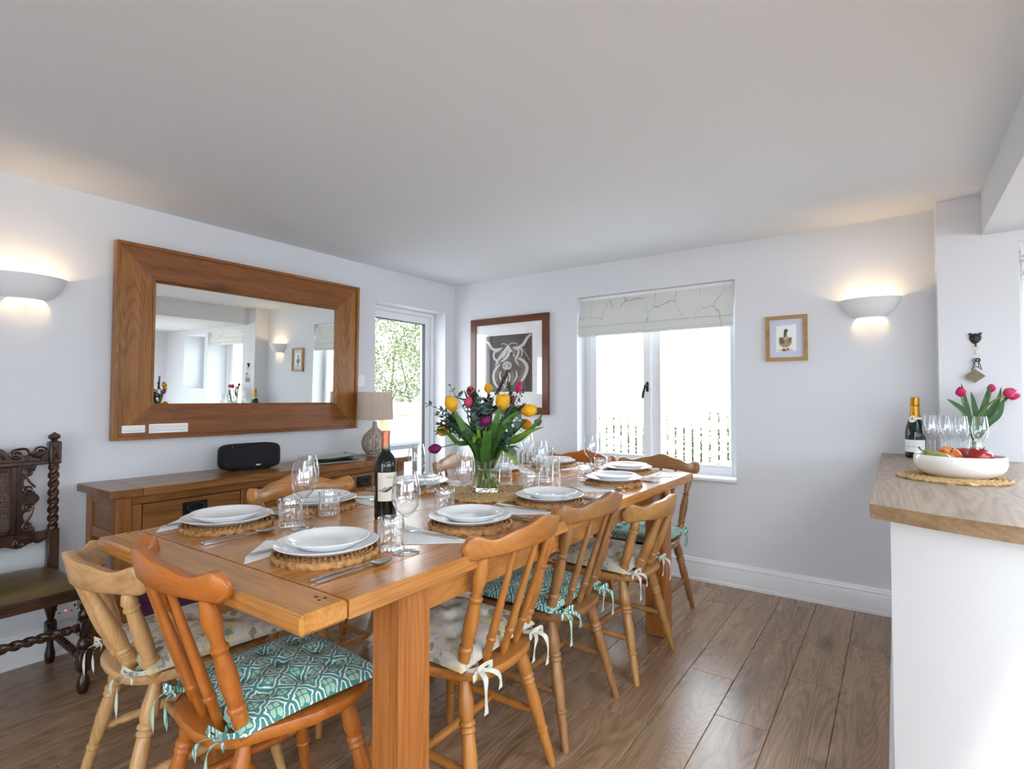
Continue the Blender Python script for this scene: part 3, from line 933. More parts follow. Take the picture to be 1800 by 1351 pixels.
C['r3'] = place_chair('pale', 'oak', 2.100, 2.385, 88, 'low-backed light oak chair with floral cushion, nearest the window on the right table side')
C['f1'] = place_chair('tall', 'brown', 2.050, 2.925, 179, 'light brown chair with teal cushion at the far table end, under the window')
C['f2'] = place_chair('tall', 'orange', 1.545, 2.925, 181, 'orange brown chair at the far table end nearer the radiator')
C['l1'] = place_chair('tall', 'honey', 1.345, 1.405, -92, 'honey coloured chair on the sideboard side of table, in front of the drawers')
C['l2'] = place_chair('pale', 'fawn', 1.345, 1.960, -90, 'low fawn chair on the sideboard side of table, half hidden by the wine bottle')
C['l3'] = place_chair('tall', 'fawn', 1.315, 2.500, -92, 'fawn chair on the sideboard side of table, nearest the garden door')

# ---- seat cushions
def teal_cloth():
    m = Mat('teal_trellis_cotton')
    tc = m.n('ShaderNodeTexCoord')
    sp = m.n('ShaderNodeSeparateXYZ'); m.l(tc.outputs['Object'], sp.inputs[0])
    k = 2 / 0.070
    wob = m.noise(m.coord(), 70, 1)
    w = m.math('MULTIPLY', m.math('SUBTRACT', wob, 0.5), 0.20)
    X = m.math('ADD', m.math('MULTIPLY', sp.outputs[0], k), w)
    Y = m.math('ADD', m.math('MULTIPLY', sp.outputs[1], k), w)
    tri = lambda q: m.math('SUBTRACT', m.math('MULTIPLY', m.math('PINGPONG', q, 1.0), 2.0), 1.0)
    cx, cy = tri(X), tri(Y)
    X, Y = m.math('MULTIPLY', X, PI), m.math('MULTIPLY', Y, PI)
    c3x, c3y = m.math('COSINE', m.math('MULTIPLY', X, 3.0)), m.math('COSINE', m.math('MULTIPLY', Y, 3.0))
    P = m.math('ABSOLUTE', m.math('ADD', cx, cy))
    P = m.math('ADD', P, m.math('MULTIPLY', m.math('ADD', m.math('ADD', c3x, c3y), m.math('MULTIPLY', m.math('MULTIPLY', c3x, c3y), 1.1)), 0.10))
    sq = m.math('MULTIPLY', m.math('SINE', X), m.math('SINE', Y))
    ang = m.math('MULTIPLY', m.math('COSINE', m.math('MULTIPLY', X, 2.0)), m.math('COSINE', m.math('MULTIPLY', Y, 2.0)))
    ring = m.math('LESS_THAN', m.math('ABSOLUTE', m.math('SUBTRACT', P, 0.46)), 0.185)
    petal = m.math('GREATER_THAN', m.math('ADD', P, m.math('MULTIPLY', m.math('ABSOLUTE', m.math('MULTIPLY', m.math('SINE', m.math('MULTIPLY', X, 1.0)), m.math('SINE', Y))), 0.30)), 1.16)
    gapx = m.math('LESS_THAN', m.math('ABSOLUTE', m.math('SINE', X)), 0.11)
    gapy = m.math('LESS_THAN', m.math('ABSOLUTE', m.math('SINE', Y)), 0.11)
    gap = m.math('MAXIMUM', gapx, gapy)
    petal = m.math('MULTIPLY', petal, m.math('SUBTRACT', 1.0, gap))
    base = srgb(78, 140, 133)
    c = m.mix(petal, base, srgb(170, 206, 182))
    c = m.mix(ring, c, srgb(232, 244, 240))
    weave = m.noise(m.coord(), 900, 1)
    m.bsdf(c, 0.85, 0, 0.2, m.bump(weave, 0.25, 0.001), sheen=0.2)
    return m.m
def floral_cloth():
    m = Mat('floral_linen')
    v = m.coord()
    a = m.noise(v, 13, 3, 0.6, 0.8)
    vo = m.n('ShaderNodeTexVoronoi', distance='EUCLIDEAN'); vo.inputs['Scale'].default_value = 23; 
    wv = m.n('ShaderNodeVectorMath', operation='MULTIPLY_ADD')
    m.l(m.noise(v, 60, 2, out='Color'), wv.inputs[0]); wv.inputs[1].default_value = (0.03, 0.03, 0.03); m.l(v, wv.inputs[2])
    m.l(wv.outputs[0], vo.inputs['Vector'])
    leaf = m.math('LESS_THAN', m.math('ADD', vo.outputs['Distance'], m.math('MULTIPLY', m.noise(v, 90, 2), 0.35)), 0.50)
    gate = m.math('GREATER_THAN', m.noise(v, 11, 1), 0.50)
    c = m.ramp(a, [(0.38, srgb(196, 188, 178)), (0.5, srgb(214, 208, 194)), (0.60, srgb(214, 200, 150))])
    c = m.mix(m.math('MULTIPLY', m.math('MULTIPLY', leaf, gate), 0.9), c, srgb(132, 138, 120))
    g2 = m.ramp(m.noise(v, 24, 3), [(0.52, (0, 0, 0, 1)), (0.60, (1, 1, 1, 1))])
    c = m.mix(m.math('MULTIPLY', g2, 0.55), c, srgb(156, 156, 146))
    m.bsdf(c, 0.85, 0, 0.2, m.bump(m.noise(v, 900, 1), 0.25, 0.001), sheen=0.2)
    return m.m
M['teal'] = teal_cloth()
M['floral'] = floral_cloth()
M['ribbon'] = plain('cream_ribbon', srgb(205, 205, 190), 0.8)
def cushion_mesh(name, mat, tufts, puff):
    n = 60
    def prof(u, v):
        e = (1 - abs(u) ** 3.2) * (1 - abs(v) ** 3.2)
        h = puff * max(0.0, e) ** 0.42
        for (a, b) in tufts:
            d2 = ((u - a) ** 2 + (v - b) ** 2)
            h -= puff * 0.50 * math.exp(-d2 / 0.018)
        h += 0.0016 * math.sin(9 * u + 5 * v) * e
        return max(h, 0.0)
    HX, HY = 0.198, 0.192
    mb = MB()
    def shape(u, v):
        pinch = 1 - 0.035 * (1 - abs(u)) - 0.0
        x = u * HX * (1 - 0.045 * (1 - v * v) * (abs(u) ** 6)) 
        y = v * HY * (1 - 0.045 * (1 - u * u) * (abs(v) ** 6))
        return x, y
    def top(a, b):
        u, v = 2 * a - 1, 2 * b - 1
        x, y = shape(u, v)
        return (x, y, 0.016 + prof(u, v))
    def bot(a, b):
        u, v = 2 * a - 1, 2 * b - 1
        x, y = shape(u, v)
        e = max(0.0, (1 - abs(u) ** 3.2) * (1 - abs(v) ** 3.2)) ** 0.5
        return (x, y, 0.016 - 0.015 * e)
    mb.grid(top, n, n)
    mb.grid(bot, 24, 24)
    return mb.mesh(name, mat, True, 60)
T9 = [(a, b) for a in (-0.5, 0, 0.5) for b in (-0.5, 0, 0.5)]
T4 = [(a, b) for a in (-0.42, 0.42) for b in (-0.42, 0.42)] + [(0, 0)]
cm = {'teal': cushion_mesh('teal_cushion', M['teal'], T9, 0.042), 'floral': cushion_mesh('floral_cushion', M['floral'], T4, 0.054)}
def ribbon(mb, pts, w, side=(0, 0, 1)):
    P = smooth_path(pts, 5)
    vs = []
    side = Vector(side)
    for i, p in enumerate(P):
        tw = side + Vector((0.25 * math.sin(i * 0.8), 0.25 * math.cos(i * 0.6), 0))
        tw = tw.normalized() * w / 2
        vs += [p - tw, p + tw]
    fs = [(2 * i, 2 * i + 1, 2 * i + 3, 2 * i + 2) for i in range(len(P) - 1)]
    mb.add(vs, fs)
def tie_mesh(mat, mirror):
    mb = MB()
    k = mirror
    q = Vector((k * 0.150, -0.182, 0.012))
    # knot round the post with two loops and two tails, at the back corner
    mb.lathe([(0.0, -0.009), (0.008, -0.006), (0.010, 0.0), (0.008, 0.006), (0.0, 0.009)], 10, tuple(q + Vector((0, -0.028, 0))))
    ribbon(mb, [q + Vector((0, 0.02, 0.004)), q + Vector((k * 0.022, -0.006, 0.002)), q + Vector((0, -0.028, 0))], 0.013)
    ribbon(mb, [q + Vector((0, 0.02, 0.004)), q + Vector((-k * 0.026, -0.006, 0.002)), q + Vector((0, -0.028, 0))], 0.013)
    b = q + Vector((0, -0.030, 0))
    ribbon(mb, [b, b + Vector((-k * 0.025, -0.012, 0.012)), b + Vector((-k * 0.050, -0.014, 0.004)), b + Vector((-k * 0.028, -0.010, -0.008)), b], 0.015)
    ribbon(mb, [b, b + Vector((k * 0.022, -0.014, 0.010)), b + Vector((k * 0.040, -0.012, -0.006)), b + Vector((k * 0.018, -0.01, -0.008)), b], 0.015)
    ribbon(mb, [b, b + Vector((-k * 0.03, -0.028, -0.006)), b + Vector((-k * 0.055, -0.036, -0.030)), b + Vector((-k * 0.060, -0.034, -0.066))], 0.016, (1, 0, 0.3))
    ribbon(mb, [b, b + Vector((k * 0.012, -0.034, -0.010)), b + Vector((k * 0.020, -0.042, -0.050)), b + Vector((k * 0.016, -0.040, -0.102))], 0.016, (1, 0, 0.2))
    return mb.mesh('tie', mat, True, 80)
ties = {k: [tie_mesh(M['teal'] if k == 'teal' else M['ribbon'], s) for s in (-1, 1)] for k in ('teal', 'floral')}
for k in ties:
    for me in ties[k]:
        pass
def cushion(kind, ch, label, dy=0.018, rz=0.0):
    o = obj('seat_cushion', cm[kind])
    mw = ch.matrix_basis
    o.location = mw @ Vector((0, dy, SEAT_Z - 0.002))
    o.rotation_euler = (0, 0, ch.rotation_euler[2] + R(rz))
    tag(o, label, 'cushion', 'seat cushions')
    for me in ties[kind]:
        t = obj('tie', me, o)
    return o
cushion('floral', C['nearpale'], 'grey and cream floral cushion on the pale chair at the near table end')
cushion('teal', C['nearorange'], 'teal trellis cushion on the orange chair at the near table end', 0.020, 1)
cushion('floral', C['r1'], 'cream floral cushion with yellow blooms on the nearest right-side chair')
cushion('teal', C['r2'], 'teal cushion with patterned bow on the brown chair beside the table')
cushion('floral', C['r3'], 'cream floral cushion on the low oak chair nearest the window')
cushion('teal', C['f1'], 'teal cushion on the brown chair at the far table end')

# ================================================================== SIDEBOARD
sb = empty('sideboard', (0, 0, 0))
tag(sb, 'oak console sideboard with drawers under the large mirror', 'sideboard')
SZ = 0.789
SY0, SY1, SXF = 0.928, 2.735, 0.425
ebw = 0.13
for (a, b) in ((SY0, SY0 + ebw), (SY1 - ebw, SY1)):
    MB().box(0.012, SXF, a, b - 0.0006, SZ - 0.036, SZ, 0.004).build('end_board', M['side_x'], sb, angle=30)
for k in range(3):
    a = 0.012 + (SXF - 0.012) * k / 3
    MB().box(a + 0.0004, a + (SXF - 0.012) / 3 - 0.0004, SY0 + ebw + 0.0006, SY1 - ebw - 0.0006, SZ - 0.036, SZ - 0.0004, 0.002).build('top_plank', M['side_y'], sb, angle=30)
BY0, BY1 = 0.962, 2.690
for yy in (BY0, BY1 - 0.062):
    for xx in (0.022, 0.333):
        MB().box(xx, xx + 0.062, yy, yy + 0.062, 0.0, SZ - 0.036, 0.004).build('leg', M['side_z'], sb, angle=30)
fx = 0.388
MB().box(fx - 0.02, fx, BY0 + 0.062, BY1 - 0.062, SZ - 0.076, SZ - 0.037, 0.002).build('top_rail', M['side_y'], sb, angle=30)
MB().box(fx - 0.02, fx, BY0 + 0.062, BY1 - 0.062, 0.545, 0.582, 0.002).build('bottom_rail', M['side_y'], sb, angle=30)
dys = [(1.066, 1.528), (1.578, 2.044), (2.094, 2.590)]
for yy in (1.024, 1.528 + 0.002, 2.046):
    MB().box(fx - 0.02, fx, yy if yy != 1.024 else 1.0245, (1.064 if yy == 1.024 else yy + 0.046), 0.583, SZ - 0.077, 0.002).build('stile', M['side_z'], sb, angle=30)
MB().box(fx - 0.02, fx, 2.592, BY1 - 0.063, 0.583, SZ - 0.077, 0.002).build('stile', M['side_z'], sb, angle=30)
for (a, b) in dys:
    dr = MB().box(fx - 0.022, fx - 0.003, a + 0.003, b - 0.003, 0.586, SZ - 0.080, 0.002).build('drawer', M['side_y'], sb, angle=30)
    mcy = (a + b) / 2
    hb = MB().box(fx - 0.003, fx + 0.001, mcy - 0.058, mcy + 0.058, 0.622, 0.690, 0.001)
    rg = MB().tube([(fx + 0.006, mcy + 0.040 * math.cos(t), 0.664 + 0.022 * math.sin(t)) for t in [PI + PI * i / 12 for i in range(13)]], 0.0036, 6)
    rg.tube([(fx + 0.004, mcy + 0.040 * math.cos(t), 0.664 + 0.018 * math.sin(t)) for t in [PI * i / 12 for i in range(13)]], 0.002, 6)
    hb.build('handle_plate', M['blackmetal'], dr)
    rg.build('handle_ring', plain('pewter', (0.12, 0.115, 0.10, 1), 0.35, 0.8), dr)
for yy in (BY0 + 0.004, BY1 - 0.020):
    MB().box(0.084, 0.333, yy + 0.006, yy + 0.014, 0.565, SZ - 0.037).build('side_panel', M['side_x'], sb, smooth=False)
    for (z0, z1) in ((SZ - 0.085, SZ - 0.037), (0.545, 0.592)):
        MB().box(0.0842, 0.3328, yy, yy + 0.016, z0, z1, 0.002).build('side_rail', M['side_x'], sb, angle=30)
MB().box(0.03, 0.36, BY0 + 0.03, BY1 - 0.03, 0.120, 0.145, 0.003).build('shelf', M['side_y'], sb, angle=30)
MB().box(0.03, 0.36, BY0 + 0.02, BY1 - 0.02, 0.546, 0.556).build('drawer_carcase', M['side_y'], sb, smooth=False)
MB().box(0.022, 0.034, BY0 + 0.062, BY1 - 0.062, 0.546, SZ - 0.037).build('back_panel', M['side_y'], sb, smooth=False)

# purple boxes on its low shelf
pm = plain('purple_card', srgb(72, 34, 62), 0.5, var=0.15)
pt = Mat('mottled_box_lid')
v_ = pt.coord()
pt.bsdf(pt.ramp(pt.noise(v_, 40, 4, 0.7), [(0.4, srgb(84, 62, 88)), (0.52, srgb(150, 130, 150)), (0.62, srgb(96, 60, 90))]), 0.4)
bxr = empty('storage_box', (0.20, 1.235, 0.1455))
MB().box(-0.13, 0.15, -0.19, 0.21, 0.0, 0.095, 0.002).build('box_base', pm, bxr, angle=30)
MB().box(-0.134, 0.154, -0.194, 0.214, 0.096, 0.150, 0.002).build('lid', pm, bxr, angle=30)
MB().box(-0.13, 0.15, -0.19, 0.21, 0.1502, 0.1512).build('printed_top', pt.m, bxr, smooth=False)
MB().box(0.1502, 0.151, 0.06, 0.10, 0.055, 0.080).build('price_label', M['paper'], bxr, smooth=False)
tag(bxr, 'purple lidded box with mottled top on the low sideboard shelf', 'box')

# ================================================================== MIRROR
mr = empty('wall_mirror', (0.022, 1.793, 0.985), 0, (0, R(1.0), R(-1.1)))
tag(mr, 'large mirror in a wide oak frame above the sideboard', 'mirror')
MW, MH, FW = 0.737, 1.005, 0.182     # half width, height, frame width
def mitre(name, mat, quad, x0, x1i, x1o, par):
    """quad: outer a, outer b, inner b, inner a as (y, z); front slopes from x1o (outer) to x1i (inner)"""
    vs = [(x0, *q) for q in quad] + [(x1o, *quad[0]), (x1o, *quad[1]), (x1i, *quad[2]), (x1i, *quad[3])]
    return MB().add(vs, [(3, 2, 1, 0), (4, 5, 6, 7), (0, 1, 5, 4), (1, 2, 6, 5), (2, 3, 7, 6), (3, 0, 4, 7)]).build(name, mat, par, smooth=False)
def frame_set(name, o, i, x0, xi, xo, my, mz, par):
    """o/i = outer / inner inset from the outer edge"""
    W, Hh = MW, MH
    O = [(-W + o, o), (W - o, o), (W - o, Hh - o), (-W + o, Hh - o)]
    I = [(-W + i, i), (W - i, i), (W - i, Hh - i), (-W + i, Hh - i)]
    for k in range(4):
        j = (k + 1) % 4
        mitre(name, my if k % 2 == 0 else mz, [O[k], O[j], I[j], I[k]], x0, xi, xo, par)
frame_set('frame_board', 0.018, FW - 0.012, 0.0, 0.030, 0.034, M['mir_y'], M['mir_z'], mr)
frame_set('outer_moulding', 0.0, 0.0175, 0.0, 0.046, 0.046, M['mir_y'], M['mir_z'], mr)
frame_set('inner_moulding', FW - 0.0118, FW + 0.002, 0.0, 0.026, 0.036, M['mir_y'], M['mir_z'], mr)
mm = Mat('silvered_glass'); mm.bsdf((0.86, 0.90, 0.88, 1), 0.0, 1.0)
MB().box(0.004, 0.018, -MW + FW - 0.002, MW - FW + 0.002, FW - 0.002, MH - FW + 0.002).build('mirror_glass', mm.m, mr, smooth=False)
# two small paper notes stuck on the lower board
def note(y0, y1, z0, z1, lines, label):
    # in mirror-local coordinates on the sloping lower board
    n = MB().box(0.0342, 0.0350, y0, y1, z0, z1).build('paper_note', M['paper'], smooth=False)
    n.parent = None
    n.matrix_world = Matrix.Translation((0.022, 1.793, 0.985)) @ Euler((0, R(1.0), R(-1.1))).to_matrix().to_4x4()
    ln = MB()
    h = z1 - z0
    for (t, a, b) in lines:
        zc = z1 - t * h
        w = y1 - y0
        q = a
        while q < b - 0.02:
            e = min(b, q + rnd.uniform(0.03, 0.09))
            ln.box(0.03501, 0.0351, y0 + q * w, y0 + e * w, zc - h * 0.016, zc + h * 0.016)
            q = e + 0.015
    ln.build('printed_lines', M['ink'], n, smooth=False)
    tag(n, label, 'paper note')
note(-0.695, -0.592, 0.036, 0.074, [(0.30, 0.45, 0.56), (0.68, 0.08, 0.92), (0.82, 0.18, 0.84)], 'smaller white printed note stuck on the lower left corner of mirror frame')
note(-0.574, -0.385, 0.030, 0.078, [(0.20, 0.03, 0.27), (0.38, 0.03, 0.95), (0.54, 0.03, 0.20), (0.70, 0.03, 0.93), (0.88, 0.03, 0.18)], 'wider white printed note stuck on the lower board of mirror frame')

# ================================================================== ANTIQUE CARVED CHAIR (front is +Y)
ac = empty('carved_chair', (0.292, 0.592, 0), R(-90))
tag(ac, 'dark carved barley-twist chair with cane back and olive leather seat', 'chair')
def spiral(cx, cz, r0, r1, a0, turns, y, n=22):
    return [(cx + (r0 + (r1 - r0) * i / n) * math.cos(a0 + turns * 2 * PI * i / n), y, cz + (r0 + (r1 - r0) * i / n) * math.sin(a0 + turns * 2 * PI * i / n)) for i in range(n + 1)]
AD, AX = M['antique'], M['antique_x']
yb = -0.222
for sx in (-1, 1):
    px = sx * 0.232
    o = MB()
    o.box(px - 0.021, px + 0.021, yb - 0.021, yb + 0.021, 0.335, 0.606, 0.004)
    o.turned((px, yb, 0.335), (px, yb, 0.0), [(0, .018), (.08, .014), (.14, .024), (.24, .026), (.34, .018), (.42, .013), (.44, .021), (.70, .021), (.71, .013), (.76, .012), (.88, .020), (.95, .019), (1, .015)], 14)
    o.box(px - 0.020, px + 0.020, yb - 0.020, yb + 0.020, 0.100, 0.185, 0.004)
    post = o.build('back_post', AD, ac)
    MB().twist((px, yb, 0.605), (px, yb, 0.897), 0.0215, 7.5, 20, 110, 0.36).build('twist', AD, post)
    blk = MB().box(px - 0.023, px + 0.023, yb - 0.023, yb + 0.023, 0.897, 1.000, 0.005)
    blk.turned((px, yb, 0.999), (px, yb, 1.042), [(0, .016), (.08, .013), (.18, .0115), (.24, .0155), (.32, .0200), (.42, .0228), (.52, .0235), (.62, .0225), (.72, .0195), (.82, .0140), (.88, .0085), (.92, .0062), (.97, .0050), (1, .002)], 14)
    blk.build('finial_block', AD, post)
    cv = MB()
    for (a, b) in ((-0.012, 0.012), (0.012, -0.012)):
        cv.tube(smooth_path([(px + a, yb + 0.024, 0.915), (px + a * 0.2, yb + 0.027, 0.935), (px + b * 0.5, yb + 0.027, 0.95), (px + a * 0.2, yb + 0.027, 0.965), (px + a, yb + 0.024, 0.985)], 4), 0.003, 6)
    cv.tube([(px + q[0] * 0.016, yb + 0.0235, 0.9485 + q[1] * 0.042) for q in ((-1, -1), (1, -1), (1, 1), (-1, 1))], 0.0024, 6, closed=True)
    cv.build('carving', AX, post)
# crest rail
def board(name, poly, y0, y1, par, mat):
    return MB().prism(poly, lambda a, b: (a, y0, b), lambda a, b: (a, y1, b)).build(name, mat, par, angle=35)
N_ = 60
top = [(-0.212 + 0.424 * i / N_) for i in range(N_ + 1)]
def crest(x):
    a = abs(x) / 0.212
    return 0.945 + 0.040 * math.exp(-(a / 0.38) ** 2) + 0.020 * math.exp(-((a - 0.86) / 0.13) ** 2) + 0.006 * math.cos(a * 26)
cr = board('crest_rail', [(x, crest(x)) for x in top] + [(x, 0.918) for x in top[::-1]], yb - 0.012, yb + 0.010, ac, AD)
MB().box(-0.212, 0.212, yb - 0.016, yb + 0.014, 0.898, 0.917, 0.003).build('crest_fillet', AX, ac, angle=30)
cs = MB()
for s in (-1, 1):
    cs.tube(spiral(s * 0.178, 0.955, 0.026, 0.004, PI * (0.5 - 0.5 * s) + s * 0.4, s * 1.6, yb + 0.012), 0.0052, 6)
    cs.tube(spiral(s * 0.100, 0.948, 0.024, 0.004, PI * 0.5, s * 1.7, yb + 0.012), 0.0052, 6)
    cs.tube(smooth_path([(s * 0.100, yb + 0.012, 0.972), (s * 0.130, yb + 0.015, 0.972), (s * 0.150, yb + 0.014, 0.945), (s * 0.185, yb + 0.012, 0.930)], 6), 0.006, 6)
    cs.tube(smooth_path([(s * 0.06, yb + 0.012, 0.93), (s * 0.045, yb + 0.016, 0.955), (s * 0.02, yb + 0.016, 0.978)], 5), 0.006, 6)
for k in range(5):
    a = PI * (0.15 + 0.7 * k / 4)
    cs.tube([(0, yb + 0.012, 0.935), (0.030 * math.cos(a), yb + 0.018, 0.938 + 0.040 * math.sin(a))], [0.004, 0.008], 6)
cs.build('carved_scroll', AX, cr)
# lower back rail with hanging scrolls
lr = board('lower_rail', [(-0.212, 0.600), (0.212, 0.600), (0.212, 0.574)] + [(0.212 - 0.424 * i / 40, 0.560 - 0.022 * math.exp(-((abs(0.212 - 0.424 * i / 40) - 0.11) / 0.035) ** 2) - 0.030 * math.exp(-((0.212 - 0.424 * i / 40) / 0.04) ** 2)) for i in range(1, 40)] + [(-0.212, 0.574)], yb - 0.012, yb + 0.010, ac, AD)
for s in (-1, 1):
    cs = MB()
    cs.tube(spiral(s * 0.115, 0.560, 0.022, 0.004, PI * 0.5, s * 1.7, yb + 0.012), 0.0052, 6)
    cs.tube(smooth_path([(s * 0.115, yb + 0.012, 0.583), (s * 0.150, yb + 0.014, 0.578), (s * 0.175, yb + 0.014, 0.556), (s * 0.210, yb + 0.012, 0.572)], 6), 0.006, 6)
    cs.build('carved_scroll', AX, lr)
# cane panel with its carved side scrolls
CW = 0.105
for s in (-1, 1):
    zs = [0.602 + (0.897 - 0.602) * i / 40 for i in range(41)]
    def edge(z):
        t = (z - 0.602) / 0.295
        return 0.148 + 0.022 * math.cos(t * 4 * PI) + 0.012 * math.exp(-((t - 0.5) / 0.12) ** 2)
    st = board('scroll_stile', [(s * CW, z) for z in zs] + [(s * edge(z), z) for z in zs[::-1]], yb - 0.011, yb + 0.008, ac, AD)
    for (cz, a0, tn) in ((0.868, 0.3, 1.5), (0.792, -0.4, -1.5), (0.712, 0.4, 1.5), (0.632, -0.3, -1.5)):
        MB().tube(spiral(s * 0.142, cz, 0.022, 0.004, a0 if s > 0 else PI - a0, s * tn, yb + 0.010), 0.005, 6).build('carved_scroll', AX, st)
    MB().tube(smooth_path([(s * 0.128, yb + 0.010, 0.875), (s * 0.140, yb + 0.013, 0.835), (s * 0.165, yb + 0.012, 0.800)], 6), 0.005, 6).build('carved_scroll', AX, st)
    MB().tube(smooth_path([(s * 0.160, yb + 0.010, 0.715), (s * 0.150, yb + 0.013, 0.675), (s * 0.128, yb + 0.012, 0.640)], 6), 0.005, 6).build('carved_scroll', AX, st)
fr = MB()
fr.box(-CW, -CW + 0.022, yb - 0.013, yb + 0.010, 0.601, 0.897, 0.003).box(CW - 0.022, CW, yb - 0.013, yb + 0.010, 0.601, 0.897, 0.003)
fr.box(-CW + 0.022, CW - 0.022, yb - 0.013, yb + 0.010, 0.601, 0.622, 0.003).box(-CW + 0.022, CW - 0.022, yb - 0.013, yb + 0.010, 0.876, 0.897, 0.003)
fr.build('cane_frame', AD, ac, angle=30)
cane = MB()
for i in range(15):
    x = -0.083 + 0.166 * i / 14
    cane.box(x - 0.0034, x + 0.0034, yb - 0.003, yb + 0.001, 0.622, 0.876)
for i in range(22):
    z = 0.624 + 0.250 * i / 21
    cane.box(-0.083, 0.083, yb - 0.002, yb + 0.002, z - 0.0034, z + 0.0034)
for i in range(-11, 16):
    for sg in (1, -1):
        xa, za = (-0.083, 0.622 + i * 0.0166) if sg > 0 else (0.083, 0.622 + i * 0.0166)
        pts = []
        for t in (0, 1):
            pts.append((xa + sg * 0.166 * t, yb + 0.003, za + 0.166 * t))
        lo, hi = 0.622, 0.876
        t0 = max(0, (lo - za) / 0.166); t1 = min(1, (hi - za) / 0.166)
        if t1 > t0:
            cane.tube([(xa + sg * 0.166 * t, yb + 0.002, za + 0.166 * t) for t in (t0, t1)], 0.0016, 4)
cane.build('cane_panel', plain('dark_cane', srgb(92, 72, 58), 0.5, var=0.3), ac, smooth=False)
# seat
sr = MB()
sr.box(-0.250, 0.250, 0.205, 0.235, 0.385, 0.432, 0.004).box(-0.225, 0.225, -0.215, -0.19, 0.385, 0.432, 0.004)
for s in (-1, 1):
    sr.add([(s * 0.225, -0.20, 0.385), (s * 0.250, 0.21, 0.385), (s * 0.250, 0.21, 0.432), (s * 0.225, -0.20, 0.432), (s * 0.195, -0.20, 0.385), (s * 0.220, 0.21, 0.385), (s * 0.220, 0.21, 0.432), (s * 0.195, -0.20, 0.432)],
           [(0, 1, 2, 3), (4, 7, 6, 5), (3, 2, 6, 7), (0, 4, 5, 1), (0, 3, 7, 4), (1, 5, 6, 2)])
sr.build('seat_rail', AX, ac, angle=30)
lm = Mat('olive_leather')
lv = lm.coord()
lm.bsdf(lm.mix(lm.noise(lv, 9, 4), srgb(70, 58, 30), srgb(112, 94, 52)), 0.34, 0, 0.5, lm.bump(lm.noise(lv, 240, 2), 0.15, 0.001))
def pad(u, v):
    a, b = 2 * u - 1, 2 * v - 1
    w = 0.222 + 0.024 * v
    e = (1 - abs(a) ** 4) * (1 - abs(b) ** 4)
    return (a * w, -0.205 + 0.435 * v, 0.431 + 0.034 * max(0, e) ** 0.5)
MB().grid(pad, 28, 28).build('leather_seat', lm.m, ac)
# front legs and stretchers
for s in (-1, 1):
    px, py = s * 0.228, 0.212
    o = MB()
    o.box(px - 0.021, px + 0.021, py - 0.021, py + 0.021, 0.345, 0.386, 0.004)
    o.turned((px, py, 0.346), (px, py, 0.300), [(0, .017), (.2, .013), (.5, .022), (.8, .021), (1, .014)], 14)
    o.box(px - 0.021, px + 0.021, py - 0.021, py + 0.021, 0.232, 0.302, 0.004)
    o.turned((px, py, 0.233), (px, py, 0.170), [(0, .016), (.12, .012), (.3, .020), (.55, .026), (.8, .022), (.92, .014), (1, .016)], 14)
    o.box(px - 0.023, px + 0.023, py - 0.023, py + 0.023, 0.090, 0.172, 0.005)
    o.turned((px, py, 0.091), (px, py, 0.0), [(0, .014), (.2, .012), (.35, .020), (.6, .023), (.85, .019), (1, .015)], 14)
    o.build('front_leg', AD, ac)
    MB().twist((px, py - 0.022, 0.135), (s * 0.231, yb + 0.02, 0.142), 0.0155, 13.0, 16, 150, 0.36).build('side_stretcher', AD, ac)
fs_ = MB().twist((-0.165, 0.212, 0.266), (0.165, 0.212, 0.266), 0.019, 8.5, 20, 130, 0.36)
for s in (-1, 1):
    fs_.turned((s * 0.205, 0.212, 0.266), (s * 0.163, 0.212, 0.266), [(0, .017), (.25, .018), (.3, .013), (.45, .012), (.65, .018), (.85, .017), (1, .013)], 14)
fs_.build('front_stretcher', AX, ac)

# ================================================================== LAMP, SPEAKER, FOLDER on the sideboard
lp = empty('table_lamp', (0.215, 2.575, SZ))
tag(lp, 'table lamp with ribbed grey gourd base and taupe drum shade', 'lamp')
gm = Mat('ribbed_grey_ceramic')
gv = gm.coord(scale=(1, 1, 0.04))
gm.bsdf(gm.ramp(gm.noise(gv, 110, 3, 0.6), [(0.35, srgb(112, 101, 90)), (0.5, srgb(168, 157, 144)), (0.65, srgb(196, 187, 175))]), 0.6, 0, 0.4, gm.bump(gm.noise(gv, 160, 2), 0.4, 0.003))
prof = [(0.0, 0.0), (0.046, 0.0), (0.050, 0.004), (0.046, 0.010), (0.060, 0.024), (0.082, 0.052), (0.091, 0.085), (0.089, 0.112), (0.076, 0.145), (0.054, 0.172), (0.032, 0.190), (0.020, 0.205), (0.015, 0.225), (0.0155, 0.245), (0.0, 0.246)]
MB().lathe(prof, 72, mod=lambda a, r, z: 1 + (0.018 * math.cos(a * 24) if 0.015 < z < 0.2 else 0)).build('lamp_base', gm.m, lp, angle=60)
MB().lathe([(0.008, 0.245), (0.008, 0.275), (0.017, 0.276), (0.017, 0.32), (0.0, 0.321)], 16).build('lamp_holder', M['steel'], lp)
shm = Mat('taupe_silk_shade')
sv = shm.coord(scale=(1, 1, 0.05))
cc = shm.mix(shm.noise(sv, 60, 3), srgb(212, 197, 183), srgb(240, 228, 215))
d_ = shm.n('ShaderNodeBsdfDiffuse'); shm.l(cc, d_.inputs[0])
t_ = shm.n('ShaderNodeBsdfTranslucent'); shm.l(cc, t_.inputs[0])
x_ = shm.n('ShaderNodeMixShader'); x_.inputs[0].default_value = 0.42
shm.l(d_.outputs[0], x_.inputs[1]); shm.l(t_.outputs[0], x_.inputs[2]); shm.l(x_.outputs[0], shm.out.inputs[0])
